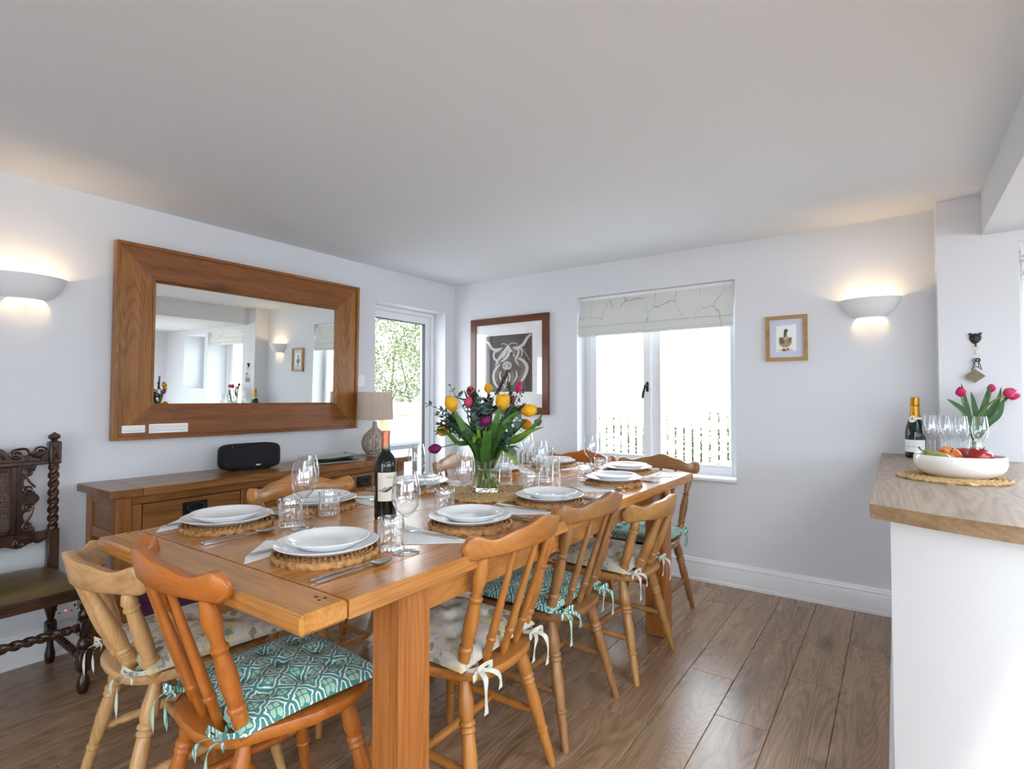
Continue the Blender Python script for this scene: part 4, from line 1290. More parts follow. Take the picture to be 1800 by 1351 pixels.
MB().lathe([(0.124, 0.258), (0.126, 0.258), (0.126, 0.262), (0.121, 0.452), (0.119, 0.452), (0.1235, 0.260), (0.124, 0.258)], 64).build('lamp_shade', shm.m, lp)
MB().tube(smooth_path([(-0.045, 0.0, 0.006), (-0.09, -0.03, 0.004), (-0.13, -0.10, 0.02), (-0.165, -0.13, 0.03), (-0.19, -0.10, 0.004)], 6), 0.0028, 6).build('cable', plain('grey_cable', (0.25, 0.25, 0.25, 1), 0.5), lp)

sk = empty('speaker', (0.175, 1.690, SZ), R(-4))
tag(sk, 'black rounded loudspeaker standing on the sideboard', 'speaker')
km = Mat('black_speaker_cloth')
kv = km.coord()
km.bsdf(km.mix(km.noise(kv, 700, 1), (0.006, 0.007, 0.008, 1), (0.018, 0.019, 0.021, 1)), 0.75, 0, 0.3, km.bump(km.noise(kv, 1200, 1), 0.4, 0.001))
mb = MB()
vs = []
nu, nv = 40, 24
def spk(u, v):
    a = 2 * PI * u
    t = -PI / 2 + PI * v
    e = lambda c, p: math.copysign(abs(c) ** p, c)
    c = max(0.0, math.cos(t)) ** 0.30
    return (0.060 * e(math.sin(t), 0.55), 0.168 * e(math.cos(a), 0.36) * c - 0.0, 0.076 + 0.074 * e(math.sin(a), 0.40) * c)
mb.grid(spk, nu, nv, True)
mb.build('grille_body', km.m, sk, angle=80)
MB().box(-0.04, 0.045, -0.10, 0.10, 0.0, 0.010, 0.003).build('base', M['blackmetal'], sk)
lg_ = MB()
for k in range(4):
    lg_.box(0.0602, 0.0612, -0.012 + k * 0.0068 + 0.02, -0.012 + k * 0.0068 + 0.0255, 0.026, 0.033)
lg_.build('logo', plain('white_logo', (0.7, 0.7, 0.7, 1), 0.5), sk, smooth=False)
bt = MB()
for yy in (-0.118, -0.090):
    bt.lathe([(0, 0.002), (0.0025, 0.001), (0.003, -0.002)], 8, (0.048, yy, 0.1385))
bt.build('indicator_light', plain('pale_dot', (0.6, 0.6, 0.6, 1), 0.4), sk)

fd = empty('folder', (0.235, 2.225, SZ + 0.001), R(-8))
tag(fd, 'sage green ring folder of plastic sleeves lying on the sideboard', 'folder')
sg = plain('sage_leatherette', srgb(186, 204, 186), 0.5, bump=0.2)
prof_f = [(-0.205, 0.004), (-0.20, 0.024), (-0.15, 0.032), (-0.07, 0.029), (0.02, 0.034), (0.06, 0.036), (0.085, 0.026), (0.095, 0.007)]
def fold_top(u, v):
    P = smooth_path([(a, 0, b) for (a, b) in prof_f], 5)
    p = P[min(len(P) - 1, int(round(u * (len(P) - 1))))]
    return (-0.10 + 0.20 * v, p.x, p.z + 0.004 * math.sin(3 * v))
mbf = MB().grid(fold_top, 36, 6)
n0 = len(mbf.v)
mbf.grid(lambda u, v: tuple(Vector(fold_top(u, v)) - Vector((0, 0, 0.003))), 36, 6)
mbf.build('cover', sg, fd, angle=60)
MB().box(-0.10, 0.10, -0.205, 0.16, 0.0, 0.003, 0.001).build('back_cover', sg, fd, angle=30)
for k in range(4):
    MB().grid(lambda u, v: (-0.092 + 0.184 * v, -0.12 + 0.26 * u, 0.005 + 0.0035 * k + 0.006 * (1 - u) * math.sin(PI * u)), 12, 2).build('sleeve', plain('clear_sleeve_%d' % k, srgb(120, 124, 132), 0.2), fd)

# ================================================================== WALL LIGHTS
def sconce(loc, rz, label):
    r = empty('wall_light', loc, rz)
    tag(r, label, 'wall light', 'plaster uplighter wall lights')
    outer = [(0.072, 0.0), (0.096, 0.016), (0.120, 0.040), (0.136, 0.068), (0.146, 0.096), (0.148, 0.106)]
    prof = outer + [(q - 0.006, z) for (q, z) in outer[::-1]] + [outer[0]]
    MB().lathe(prof, 40, a0=0.0, a1=PI, sy=0.72).build('bowl', M['plaster'], r, angle=50)
    bk = [(-q, z) for (q, z) in outer[::-1]] + outer
    em_ = Mat('warm_bulb'); em_.bsdf((1, 0.9, 0.7, 1), 0.4, emis=(1.0, 0.72, 0.40, 1), emis_s=10.0)
    MB().lathe([(0, -0.03), (0.012, -0.026), (0.014, 0.0), (0.012, 0.022), (0.0, 0.028)], 12, (0, 0.045, 0.062)).build('bulb', em_.m, r)
    MB().box(-0.02, 0.02, 0.0, 0.012, 0.03, 0.09, 0.002).tube([(0, 0.01, 0.05), (0, 0.045, 0.034)], 0.008, 8).build('lamp_holder', M['steel'], r)
    l = bpy.data.lights.new('wall_light_glow', 'POINT')
    l.energy = 3.0
    l.color = (1.0, 0.66, 0.32)
    l.shadow_soft_size = 0.016
    lo = bpy.data.objects.new('wall_light_glow', l)
    COL.objects.link(lo)
    lo.parent = r
    lo.location = (0, 0.058, 0.060)
    return r
sconce((3.112, BY, 1.650), R(180), 'white plaster uplighter glowing on the back wall beside the duck picture')
sconce((0.0, 0.728, 1.645), R(-90), 'white plaster uplighter glowing on the left wall beside the mirror')

# ================================================================== PICTURES
def ell(cx, cz, rx, rz, n=20, a=0.0):
    return [(cx + rx * math.cos(2 * PI * i / n) * math.cos(a) - rz * math.sin(2 * PI * i / n) * math.sin(a), cz + rx * math.cos(2 * PI * i / n) * math.sin(a) + rz * math.sin(2 * PI * i / n) * math.cos(a)) for i in range(n)]
def picture(name, x0, x1, z0, z1, fw, fmat, art, glass=True):
    root = empty(name, ((x0 + x1) / 2, BY, z0))
    w, h = (x1 - x0) / 2, z1 - z0
    for (a, b, c, d) in ((-w, w, 0, fw), (-w, w, h - fw, h)):
        MB().add([(a, -0.001, c), (b, -0.001, c), (b, -0.001, d), (a, -0.001, d)] + ([(a, -0.026, c), (b, -0.026, c), (b - fw, -0.026, d), (a + fw, -0.026, d)] if c == 0 else [(a + fw, -0.026, c), (b - fw, -0.026, c), (b, -0.026, d), (a, -0.026, d)]),
                 [(0, 1, 2, 3), (7, 6, 5, 4), (0, 4, 5, 1), (1, 5, 6, 2), (2, 6, 7, 3), (3, 7, 4, 0)]).build('frame_bar', fmat, root, smooth=False)
    for (a, b) in ((-w, -w + fw), (w - fw, w)):
        MB().add([(a, -0.001, 0), (b, -0.001, 0), (b, -0.001, h), (a, -0.001, h)] + ([(a, -0.026, 0), (b, -0.026, fw), (b, -0.026, h - fw), (a, -0.026, h)] if a < 0 else [(a, -0.026, fw), (b, -0.026, 0), (b, -0.026, h), (a, -0.026, h - fw)]),
                 [(0, 1, 2, 3), (7, 6, 5, 4), (0, 4, 5, 1), (1, 5, 6, 2), (2, 6, 7, 3), (3, 7, 4, 0)]).build('frame_bar', fmat, root, smooth=False)
    art(root, -w + fw, w - fw, fw, h - fw)
    if glass:
        MB().box(-w + fw * 0.8, w - fw * 0.8, -0.0205, -0.019, fw * 0.8, h - fw * 0.8).build('glass', M['pane'], root, smooth=False)
    return root
def cow_art(root, xa, xb, za, zb):
    MB().box(xa, xb, -0.012, -0.004, za, zb).build('mount', M['paper'], root, smooth=False)
    ax0, ax1, az0, az1 = -0.243, 0.236, 0.182, 0.655
    bm_ = Mat('painted_brown_ground')
    bv = bm_.coord()
    bm_.bsdf(bm_.mix(bm_.noise(bv, 5, 4), srgb(52, 42, 38), srgb(92, 78, 70)), 0.5)
    can = MB().box(ax0, ax1, -0.0135, -0.012, az0, az1).build('painting', bm_.m, root, smooth=False)
    f = lambda X, Y: (ax0 + (X - 295) / 695 * (ax1 - ax0), az1 - (Y - 415) / 845 * (az1 - az0))
    dep = [0]
    def stroke(mb, pts, w):
        dep[0] += 1
        y = -0.01352 - dep[0] * 0.00003
        P = smooth_path([(f(*p)[0], y, f(*p)[1]) for p in pts], 6)
        n = len(P)
        vs = []
        for i, p in enumerate(P):
            t = (P[min(i + 1, n - 1)] - P[max(i - 1, 0)]).normalized()
            nn = Vector((-t.z, 0, t.x))
            k = math.sin(PI * (0.12 + 0.86 * i / (n - 1))) ** 0.7 * w * (ax1 - ax0) / 695 / 2
            vs += [p - nn * k, p + nn * k]
        mb.add(vs, [(2 * i, 2 * i + 1, 2 * i + 3, 2 * i + 2) for i in range(n - 1)])
    tan = MB()
    for p, w in (([(560, 640), (520, 760), (500, 900)], 60), ([(700, 620), (760, 740), (800, 860)], 70), ([(840, 830), (880, 930), (850, 1040), (790, 1130)], 90), ([(500, 900), (450, 1000), (480, 1120)], 70), ([(600, 1000), (590, 1150), (570, 1250)], 70), ([(700, 960), (720, 1080), (690, 1200)], 60)):
        stroke(tan, p, w)
    tan.build('brown_strokes', plain('tan_paint', srgb(128, 104, 84), 0.6, var=0.2, scale=60), can, smooth=False)
    wh = MB()
    for p, w in (([(303, 488), (350, 520), (400, 600), (450, 622), (530, 605)], 34), ([(978, 433), (925, 475), (865, 570), (800, 605), (715, 605)], 38),
                 ([(640, 575), (600, 640), (545, 720), (480, 800), (460, 890)], 34), ([(645, 570), (655, 680), (610, 760), (540, 810)], 40), ([(560, 600), (500, 640), (440, 660), (430, 740), (480, 800), (495, 850)], 30),
                 ([(650, 580), (690, 660), (745, 750)], 30), ([(640, 590), (600, 690), (560, 760)], 26), ([(720, 610), (795, 650), (790, 720), (755, 800), (820, 890)], 28), ([(755, 640), (820, 625), (850, 680), (832, 760)], 24),
                 ([(525, 850), (455, 920), (425, 1010), (440, 1110), (500, 1200), (555, 1255)], 34), ([(800, 765), (880, 825), (918, 900), (900, 1000), (840, 1105), (755, 1205)], 46), ([(830, 1140), (842, 1200), (812, 1250)], 26),
                 ([(540, 950), (520, 1020), (560, 1120), (605, 1205)], 24), ([(600, 960), (632, 1050), (598, 1180)], 22), ([(650, 960), (672, 1050), (650, 1160)], 22), ([(762, 950), (772, 1040), (720, 1130)], 22),
                 ([(850, 620), (910, 720), (965, 830)], 8), ([(640, 570), (580, 540), (540, 555)], 10), ([(650, 565), (720, 540), (800, 570)], 10)):
        stroke(wh, p, w)
    wh.build('white_strokes', plain('white_paint', srgb(206, 202, 200), 0.6, var=0.1, scale=60), can, smooth=False)
    mz = MB()
    q = [f(X, Y) for (X, Y) in ell(630, 872, 72, 66)]
    mz.prism(q, lambda a, b: (a, -0.0144, b), lambda a, b: (a, -0.0148, b))
    mz.build('muzzle', plain('muzzle_paint', srgb(182, 168, 156), 0.6, var=0.15, scale=80), can, smooth=False)
    ns = MB()
    for (X, Y, rx, rz) in ((590, 872, 7, 13), (655, 868, 9, 18), (700, 700, 20, 30)):
        ns.prism([f(a, b) for (a, b) in ell(X, Y, rx, rz)], lambda a, b: (a, -0.0148, b), lambda a, b: (a, -0.0151, b))
    ns.build('nostrils', plain('black_paint', srgb(30, 28, 30), 0.6), can, smooth=False)
pc = picture('cow_picture', 0.213, 1.000, 1.068, 1.874, 0.056, wood('mahogany_frame', srgb(62, 26, 10), srgb(98, 48, 22), srgb(120, 64, 32), 'x', 1.5, 0.35, 0.2, 0, 0.5, 0.3, 0.05, 0.05), cow_art)
tag(pc, 'framed painting of a long-horned highland cow on dark ground', 'picture')
def duck_art(root, xa, xb, za, zb):
    MB().box(xa, xb, -0.012, -0.004, za, zb).build('mount', plain('lavender_mount', srgb(206, 210, 226), 0.8), root, smooth=False)
    f = lambda X, Y: (-0.1125 + (X - 85) / 890 * 0.225, 0.274 - (Y - 190) / 950 * 0.274)
    card = MB().prism([f(305, 395), f(745, 380), f(745, 935), f(305, 950)], lambda a, b: (a, -0.0122, b), lambda a, b: (a, -0.0126, b)).build('painting', M['paper'], root, smooth=False)
    def shp(nm, pts, col, k):
        m_ = MB()
        for pp in pts:
            m_.prism([f(*p) for p in pp], lambda a, b: (a, -0.0126 - k * 0.00012, b), lambda a, b: (a, -0.0128 - k * 0.00012, b))
        m_.build(nm, plain('duck_' + nm, col, 0.8, var=0.25, scale=120), card, smooth=False)
    shp('shadow', [ell(515, 915, 170, 26)], srgb(196, 204, 208), 0)
    shp('feet', [[(440, 870), (500, 880), (540, 935), (440, 935)], [(545, 860), (565, 860), (590, 915), (530, 915)]], srgb(140, 84, 60), 1)
    shp('body', [ell(505, 740, 142, 115)], srgb(168, 152, 122), 2)
    shp('wing', [ell(430, 710, 52, 84, a=-0.5), ell(605, 700, 30, 62, a=0.5)], srgb(118, 108, 84), 3)
    shp('breast', [[(480, 640), (548, 620), (560, 660), (470, 700)]], srgb(196, 184, 150), 4)
    shp('neck', [[(480, 520), (550, 510), (548, 640), (468, 640)]], srgb(150, 146, 132), 5)
    shp('head', [ell(522, 505, 42, 40), [(478, 500), (530, 560), (500, 640), (470, 630)]], srgb(84, 82, 76), 6)
pd_ = picture('duck_picture', 2.573, 2.800, 1.424, 1.699, 0.021, wood('light_oak_frame', srgb(140, 100, 58), srgb(172, 130, 82), srgb(190, 150, 100), 'x', 2, 0.5, 0, 0, 0.4, 0.3, 0.05, 0.05), duck_art, False)
tag(pd_, 'small oak-framed picture of a standing duck', 'picture')

# ================================================================== ROMAN BLIND
bl = empty('roman_blind', (0, BY, 0))
tag(bl, 'cream roman blind printed with grey branches in the casement window', 'blind')
bm_ = Mat('branch_print_linen')
bv = bm_.coord(scale=(1, 1, 0.55))
wp = bm_.n('ShaderNodeVectorMath', operation='MULTIPLY_ADD')
bm_.l(bm_.noise(bv, 6, 3, out='Color'), wp.inputs[0]); wp.inputs[1].default_value = (0.10, 0.10, 0.10); bm_.l(bv, wp.inputs[2])
vo = bm_.n('ShaderNodeTexVoronoi', feature='DISTANCE_TO_EDGE'); vo.inputs['Scale'].default_value = 6.5
bm_.l(wp.outputs[0], vo.inputs['Vector'])
ln_ = bm_.ramp(vo.outputs['Distance'], [(0.0, (1, 1, 1, 1)), (0.012, (0.6, 0.6, 0.6, 1)), (0.022, (0, 0, 0, 1))])
gt_ = bm_.ramp(bm_.noise(bv, 5, 2), [(0.42, (0, 0, 0, 1)), (0.55, (1, 1, 1, 1))])
bc = bm_.mix(bm_.math('MULTIPLY', bm_.math('MULTIPLY', ln_, gt_), 0.75), srgb(222, 223, 220), srgb(140, 138, 136))
d_ = bm_.n('ShaderNodeBsdfDiffuse'); bm_.l(bc, d_.inputs[0])
t_ = bm_.n('ShaderNodeBsdfTranslucent'); bm_.l(bm_.mix(0.4, bc, srgb(240, 234, 206)), t_.inputs[0])
x_ = bm_.n('ShaderNodeMixShader'); x_.inputs[0].default_value = 0.16
bm_.l(d_.outputs[0], x_.inputs[1]); bm_.l(t_.outputs[0], x_.inputs[2]); bm_.l(x_.outputs[0], bm_.out.inputs[0])
def blind_sheet(name, prof, x0, x1):
    P = smooth_path([(0, a, b) for (a, b) in prof], 5)
    mb = MB()
    mb.grid(lambda u, v: (x0 + (x1 - x0) * u, P[int(round(v * (len(P) - 1)))].y, P[int(round(v * (len(P) - 1)))].z), 12, len(P))
    mb.grid(lambda u, v: (x0 + (x1 - x0) * u, P[int(round(v * (len(P) - 1)))].y + 0.0025, P[int(round(v * (len(P) - 1)))].z + 0.0004), 12, len(P))
    return mb.build(name, bm_.m, bl, angle=70)
bx0, bx1 = 1.252, 2.380
blind_sheet('upper_fold', [(0.045, 1.958), (0.034, 1.90), (0.018, 1.83), (-0.004, 1.765), (-0.012, 1.742), (-0.006, 1.735), (0.012, 1.738)], bx0, bx1)
blind_sheet('middle_fold', [(0.012, 1.75), (0.000, 1.730), (-0.008, 1.70), (-0.010, 1.684), (-0.004, 1.678), (0.012, 1.682)], bx0 + 0.002, bx1 - 0.002)
blind_sheet('lower_fold', [(0.014, 1.70), (0.006, 1.683), (0.002, 1.668), (0.008, 1.662), (0.020, 1.668)], bx0 + 0.004, bx1 - 0.004)
MB().box(bx0 + 0.01, bx1 - 0.01, 0.04, 0.075, 1.940, 1.962).build('headrail', M['upvc'], bl, smooth=False)

# small blind in the kitchen door reveal
kb = empty('kitchen_blind', (0, 3.50, 0))
tag(kb, 'pale folded blind at the kitchen door beyond the counter', 'blind')
for k, (z0, z1, yy) in enumerate(((1.86, 1.945, 0.03), (1.80, 1.865, 0.015), (1.765, 1.81, 0.022))):
    MB().grid(lambda u, v: (KD[0] + 0.012 + (KD[1] - KD[0] - 0.024) * u, yy + 0.016 * math.sin(PI * v), z0 + (z1 - z0) * v), 4, 10).build('fold', bm_.m, kb, angle=70)

# ================================================================== RADIATOR, SWITCH, SOCKET
rd = empty('radiator', (0, 0, 0))
tag(rd, 'cream column radiator on the back wall beneath the cow picture', 'radiator')
rm = plain('cream_enamel', (0.72, 0.71, 0.67, 1), 0.3, var=0.01)
sec = MB()
for yy in (-0.032, 0.032):
    sec.tube([(0, yy, 0.0), (0, yy, 0.57)], 0.0125, 10)
for z in (0.0, 0.57):
    sec.tube(smooth_path([(0, -0.032, z), (0, -0.026, z + (0.022 if z else -0.022)), (0, 0, z + (0.030 if z else -0.030)), (0, 0.026, z + (0.022 if z else -0.022)), (0, 0.032, z)], 4), 0.0135, 10)
    sec.tube([(-0.023, 0, z), (0.023, 0, z)], 0.016, 10)
secm = sec.mesh('radiator_section', rm, True, 50)
for k in range(11):
    obj('section', secm, rd, (0.46 + k * 0.046, 3.575, 0.175))
MB().tube([(0.437, 3.575, 0.175), (0.42, 3.575, 0.175), (0.41, 3.575, 0.0)], 0.008, 8).build('pipe', rm, rd)
MB().box(0.50, 0.52, 3.60, 3.66, 0.60, 0.63).box(0.86, 0.88, 3.60, 3.66, 0.60, 0.63).build('bracket', rm, rd, smooth=False)

sw_ = empty('light_switch', (0.0, 2.612, 1.325))
MB().box(0.0, 0.009, -0.043, 0.043, -0.043, 0.043, 0.003).build('plate', M['upvc'], sw_, angle=30)
MB().box(0.009, 0.013, -0.006, 0.006, -0.012, 0.012, 0.001).build('rocker', M['upvc'], sw_, angle=30)
MB().lathe([(0, 0.001), (0.002, 0.001), (0.002, 0)], 8, (0.0095, 0.03, 0.0)).build('screw', M['blackmetal'], sw_)
tag(sw_, 'white light switch on the left wall between mirror and garden door', 'light switch')
sc_ = empty('wall_socket', (0.0, 0.895, 0.198))
MB().box(0.0, 0.010, -0.073, 0.073, -0.043, 0.043, 0.003).build('plate', M['upvc'], sc_, angle=30)
hl = MB()
for yy in (-0.035, 0.035):
    hl.box(0.0100, 0.0104, yy - 0.004, yy + 0.004, 0.008, 0.020).box(0.0100, 0.0104, yy - 0.016, yy - 0.008, -0.010, -0.005).box(0.0100, 0.0104, yy + 0.008, yy + 0.016, -0.010, -0.005)
hl.build('pin_holes', M['blackmetal'], sc_, smooth=False)
em_ = Mat('red_neon'); em_.bsdf((0.8, 0.05, 0.05, 1), 0.4, emis=(1, 0.1, 0.15, 1), emis_s=3.0)
MB().box(0.0100, 0.0108, -0.003, 0.003, -0.004, 0.002).build('neon', em_.m, sc_, smooth=False)
tag(sc_, 'white double wall socket behind the carved chair', 'socket')

# ================================================================== OWL HOOK AND KEYS on the pier
hk = empty('owl_hook', (3.548, 3.50, 1.495))
hmt = plain('dark_bronze', srgb(66, 58, 52), 0.45, 0.6, var=0.4, scale=80, bump=0.4)
mb = MB()
def owl(u, v):
    a = 2 * PI * u
    t = v * PI / 2
    r = math.cos(t)
    x = 0.024 * math.cos(a)
    z = (0.022 if math.sin(a) > 0 else 0.030) * math.sin(a)
    return (x * r * (1 - 0.25 * max(0, -math.sin(a)) ** 2), -0.014 * math.sin(t), z * r)
mb.grid(owl, 28, 8, True)
mb.build('owl_face', hmt, hk)
er = MB()
for s in (-1, 1):
    er.tube([(s * 0.014, -0.006, 0.012), (s * 0.019, -0.007, 0.019), (s * 0.024, -0.006, 0.022)], [0.008, 0.006, 0.004], 8)
    er.lathe([(0.0, 0.004), (0.005, 0.003), (0.0075, 0.0)], 12, (s * 0.010, -0.0145, 0.005))
er.build('ears_and_eyes', hmt, hk)
MB().tube(smooth_path([(0, -0.004, -0.024), (0, -0.010, -0.036), (0, -0.020, -0.044), (0, -0.026, -0.036)], 5), 0.0028, 8).build('hook', hmt, hk)
tag(hk, 'small bronze owl-head hook on the pier above the tulips', 'hook')
ky = empty('key_bunch', (3.548, 3.482, 1.452))
brass = plain('old_brass', srgb(112, 92, 68), 0.4, 0.8, var=0.3)
stl = M['steel']
def ring_pts(cx, cz, r, n=20, y=0.0):
    return [(cx + r * math.cos(2 * PI * i / n), y, cz + r * math.sin(2 * PI * i / n)) for i in range(n)]
MB().tube(ring_pts(0, -0.010, 0.009), 0.0013, 6, closed=True).tube([(0, 0, -0.019), (0.003, 0, -0.040)], 0.0032, 6).build('strap', M['ribbon'], ky)
MB().tube(ring_pts(0.002, -0.050, 0.012), 0.0011, 6, closed=True).build('key_ring', stl, ky)
for k, (dx, ang, ln, mt) in enumerate(((-0.006, 0.16, 0.052, brass), (0.002, -0.05, 0.036, stl), (0.008, -0.24, 0.050, brass), (0.004, -0.12, 0.040, hmt))):
    kk = MB()
    c0 = Vector((dx, -0.003 * k, -0.068))
    d = Vector((-math.sin(ang), 0, -math.cos(ang)))
    pq = Vector((d.z, 0, -d.x))
    kk.tube([c0 + pq * (0.007 * math.cos(t)) + d * (0.008 * math.sin(t)) for t in [2 * PI * i / 14 for i in range(14)]], 0.0022, 6, closed=True)
    kk.tube([c0 + d * 0.008, c0 + d * ln], 0.0022, 6)
    for q in (0.82, 0.92):
        kk.tube([c0 + d * ln * q, c0 + d * ln * q + pq * 0.006], 0.0016, 6)
    kk.build('key', mt, ky)
MB().tube([(-0.004, -0.004, -0.062), (-0.006, -0.006, -0.112)], 0.0012, 6).build('cord', plain('dark_cord', srgb(90, 60, 60), 0.8), ky)
cz = -0.147
MB().prism([(-0.006, cz + 0.034), (0.034, cz), (-0.006, cz - 0.033), (-0.046, cz)], lambda a, b: (a, -0.003, b), lambda a, b: (a, -0.010, b)).build('fob', plain('speckled_fob', srgb(128, 116, 92), 0.5, var=0.5, scale=160, bump=0.4), ky, smooth=False)
tag(ky, 'bunch of keys with a diamond-shaped speckled fob hanging from the owl hook', 'keys')

# ================================================================== TABLEWARE
def mat_mesh(name, r, rings, mat, th=0.012):
    nr, na = rings * 7, 200
    vs = [(0, 0, th * 0.8)]
    prof = []
    for i in range(1, nr + 1):
        q = i / nr
        prof.append(q)
    for q in prof:
        rr = q * r
        for k in range(na):
            a = 2 * PI * k / na
            ph = q * rings
            coil = abs(math.sin(PI * ph))
            nb = max(6, int(q * 62))
            braid = 0.5 + 0.5 * math.sin(nb * a + (0 if int(ph) % 2 else PI) + 2.4 * (ph - int(ph)))
            h = th * (0.25 + 0.45 * coil + 0.28 * coil * braid)
            j = 1 + (0.010 * math.sin(a * 31) + 0.006 * math.sin(a * 17 + 1)) * (q ** 6)
            if q > 1 - 0.55 / rings: h = th * (0.58 + 0.22 * coil + 0.12 * braid * max(coil, 0.5))
            vs.append((rr * math.cos(a) * j, rr * math.sin(a) * j, h))
    base = len(vs)
    for k in range(na):
        a = 2 * PI * k / na
        vs.append((r * 0.985 * math.cos(a), r * 0.985 * math.sin(a), 0.0))
    fs = [(0, 1 + k, 1 + (k + 1) % na) for k in range(na)]
    for i in range(nr - 1):
        fs += [(1 + i * na + k, 1 + (i + 1) * na + k, 1 + (i + 1) * na + (k + 1) % na, 1 + i * na + (k + 1) % na) for k in range(na)]
    fs += [(1 + (nr - 1) * na + k, base + k, base + (k + 1) % na, 1 + (nr - 1) * na + (k + 1) % na) for k in range(na)]
    fs.append(tuple(base + k for k in range(na))[::-1])
    return MB().add(vs, fs).mesh(name, mat, True, 75)
ME = {}
ME['mat'] = mat_mesh('placemat', 0.136, 10, M['mat'], 0.0190)
ME['runner'] = mat_mesh('table_mat', 0.205, 13, M['runner'], 0.014)
ME['cmat'] = mat_mesh('counter_mat', 0.172, 11, M['runner'], 0.013)
ME['plate'] = MB().lathe([(0, .0055), (.078, .0055), (.080, .0), (.084, .0), (.090, .003), (.112, .0105), (.1290, .0185), (.1325, .0205), (.133, .0220), (.131, .0228), (.1275, .0220), (.110, .0145), (.090, .0095), (.05, .0085), (0, .0085)], 72).mesh('dinner_plate', M['china'], True, 60)
ME['side'] = MB().lathe([(0, .004), (.060, .004), (.062, .0), (.066, .0), (.072, .0035), (.088, .0120), (.1020, .0205), (.1065, .0230), (.107, .0245), (.1055, .0252), (.1025, .0245), (.088, .0175), (.072, .0105), (.04, .0085), (0, .0085)], 64).mesh('side_plate', M['china'], True, 60)
def wine_prof(h, rb, rr, foot, stem, zb):
    P = smooth_path([(0.0037, 0, 0.012), (0.0034, 0, stem * 0.6), (0.0042, 0, stem), (0.010, 0, stem + 0.010), (rb * 0.60, 0, stem + 0.022), (rb * 0.90, 0, stem + 0.040), (rb, 0, zb), (rb * 0.93, 0, zb + (h - zb) * 0.5), (rr, 0, h)], 5)
    return [(0, 0.0), (foot, 0.0), (foot + 0.0008, 0.0012), (foot * 0.6, 0.0035), (foot * 0.22, 0.007), (0.0045, 0.011)] + [(p.x, p.z) for p in P[1:]]
ME['wine'] = MB().lathe(wine_prof(0.216, 0.0385, 0.0285, 0.0345, 0.088, 0.150), 40).mesh('wine_glass', M['glass'], True, 60)
ME['flute'] = MB().lathe(wine_prof(0.222, 0.0300, 0.0235, 0.0320, 0.096, 0.160), 36).mesh('champagne_glass', M['glass'], True, 60)
def tumbler_mesh():
    nf, per = 22, 6
    na = nf * per
    R0, Hh = 0.0360, 0.089
    def mod(a, r, z):
        if r > 0.02 and 0.008 < z < 0.066 and r > 0.0335:
            k = min(1, (z - 0.008) / 0.004, (0.066 - z) / 0.010)
            return 1 - 0.075 * k * abs(math.sin(a * nf / 2)) ** 1.0
        return 1.0
    prof = [(0, 0.0005), (0.030, 0.0005), (0.0345, 0.0), (R0, 0.003), (R0, 0.007), (R0, 0.012), (R0, 0.020), (R0, 0.035), (R0, 0.050), (R0, 0.058), (R0, 0.068), (R0, Hh - 0.001), (R0 - 0.0008, Hh), (R0 - 0.0016, Hh - 0.001), (R0 - 0.0028, 0.060), (R0 - 0.0040, 0.016), (R0 - 0.009, 0.0115), (0, 0.0110)]
    return MB().lathe(prof, na, mod=mod).mesh('tumbler', M['ribglass'], True, 50)
ME['tumbler'] = tumbler_mesh()
def rod(mb, pts, ws, hs):
    """flat cutlery handle: box section along pts"""
    P = [Vector(p) for p in pts]
    vs = []
    for p, w, h in zip(P, ws, hs):
        for k in range(8):
            a = 2 * PI * (k + 0.5) / 8
            vs.append((p.x + w * math.cos(a), p.y, p.z + h * math.sin(a)))
    n = len(P)
    fs = [(i * 8 + k, i * 8 + (k + 1) % 8, (i + 1) * 8 + (k + 1) % 8, (i + 1) * 8 + k) for i in range(n - 1) for k in range(8)]
    fs += [tuple(range(8))[::-1], tuple((n - 1) * 8 + k for k in range(8))]
    return mb.add(vs, fs)
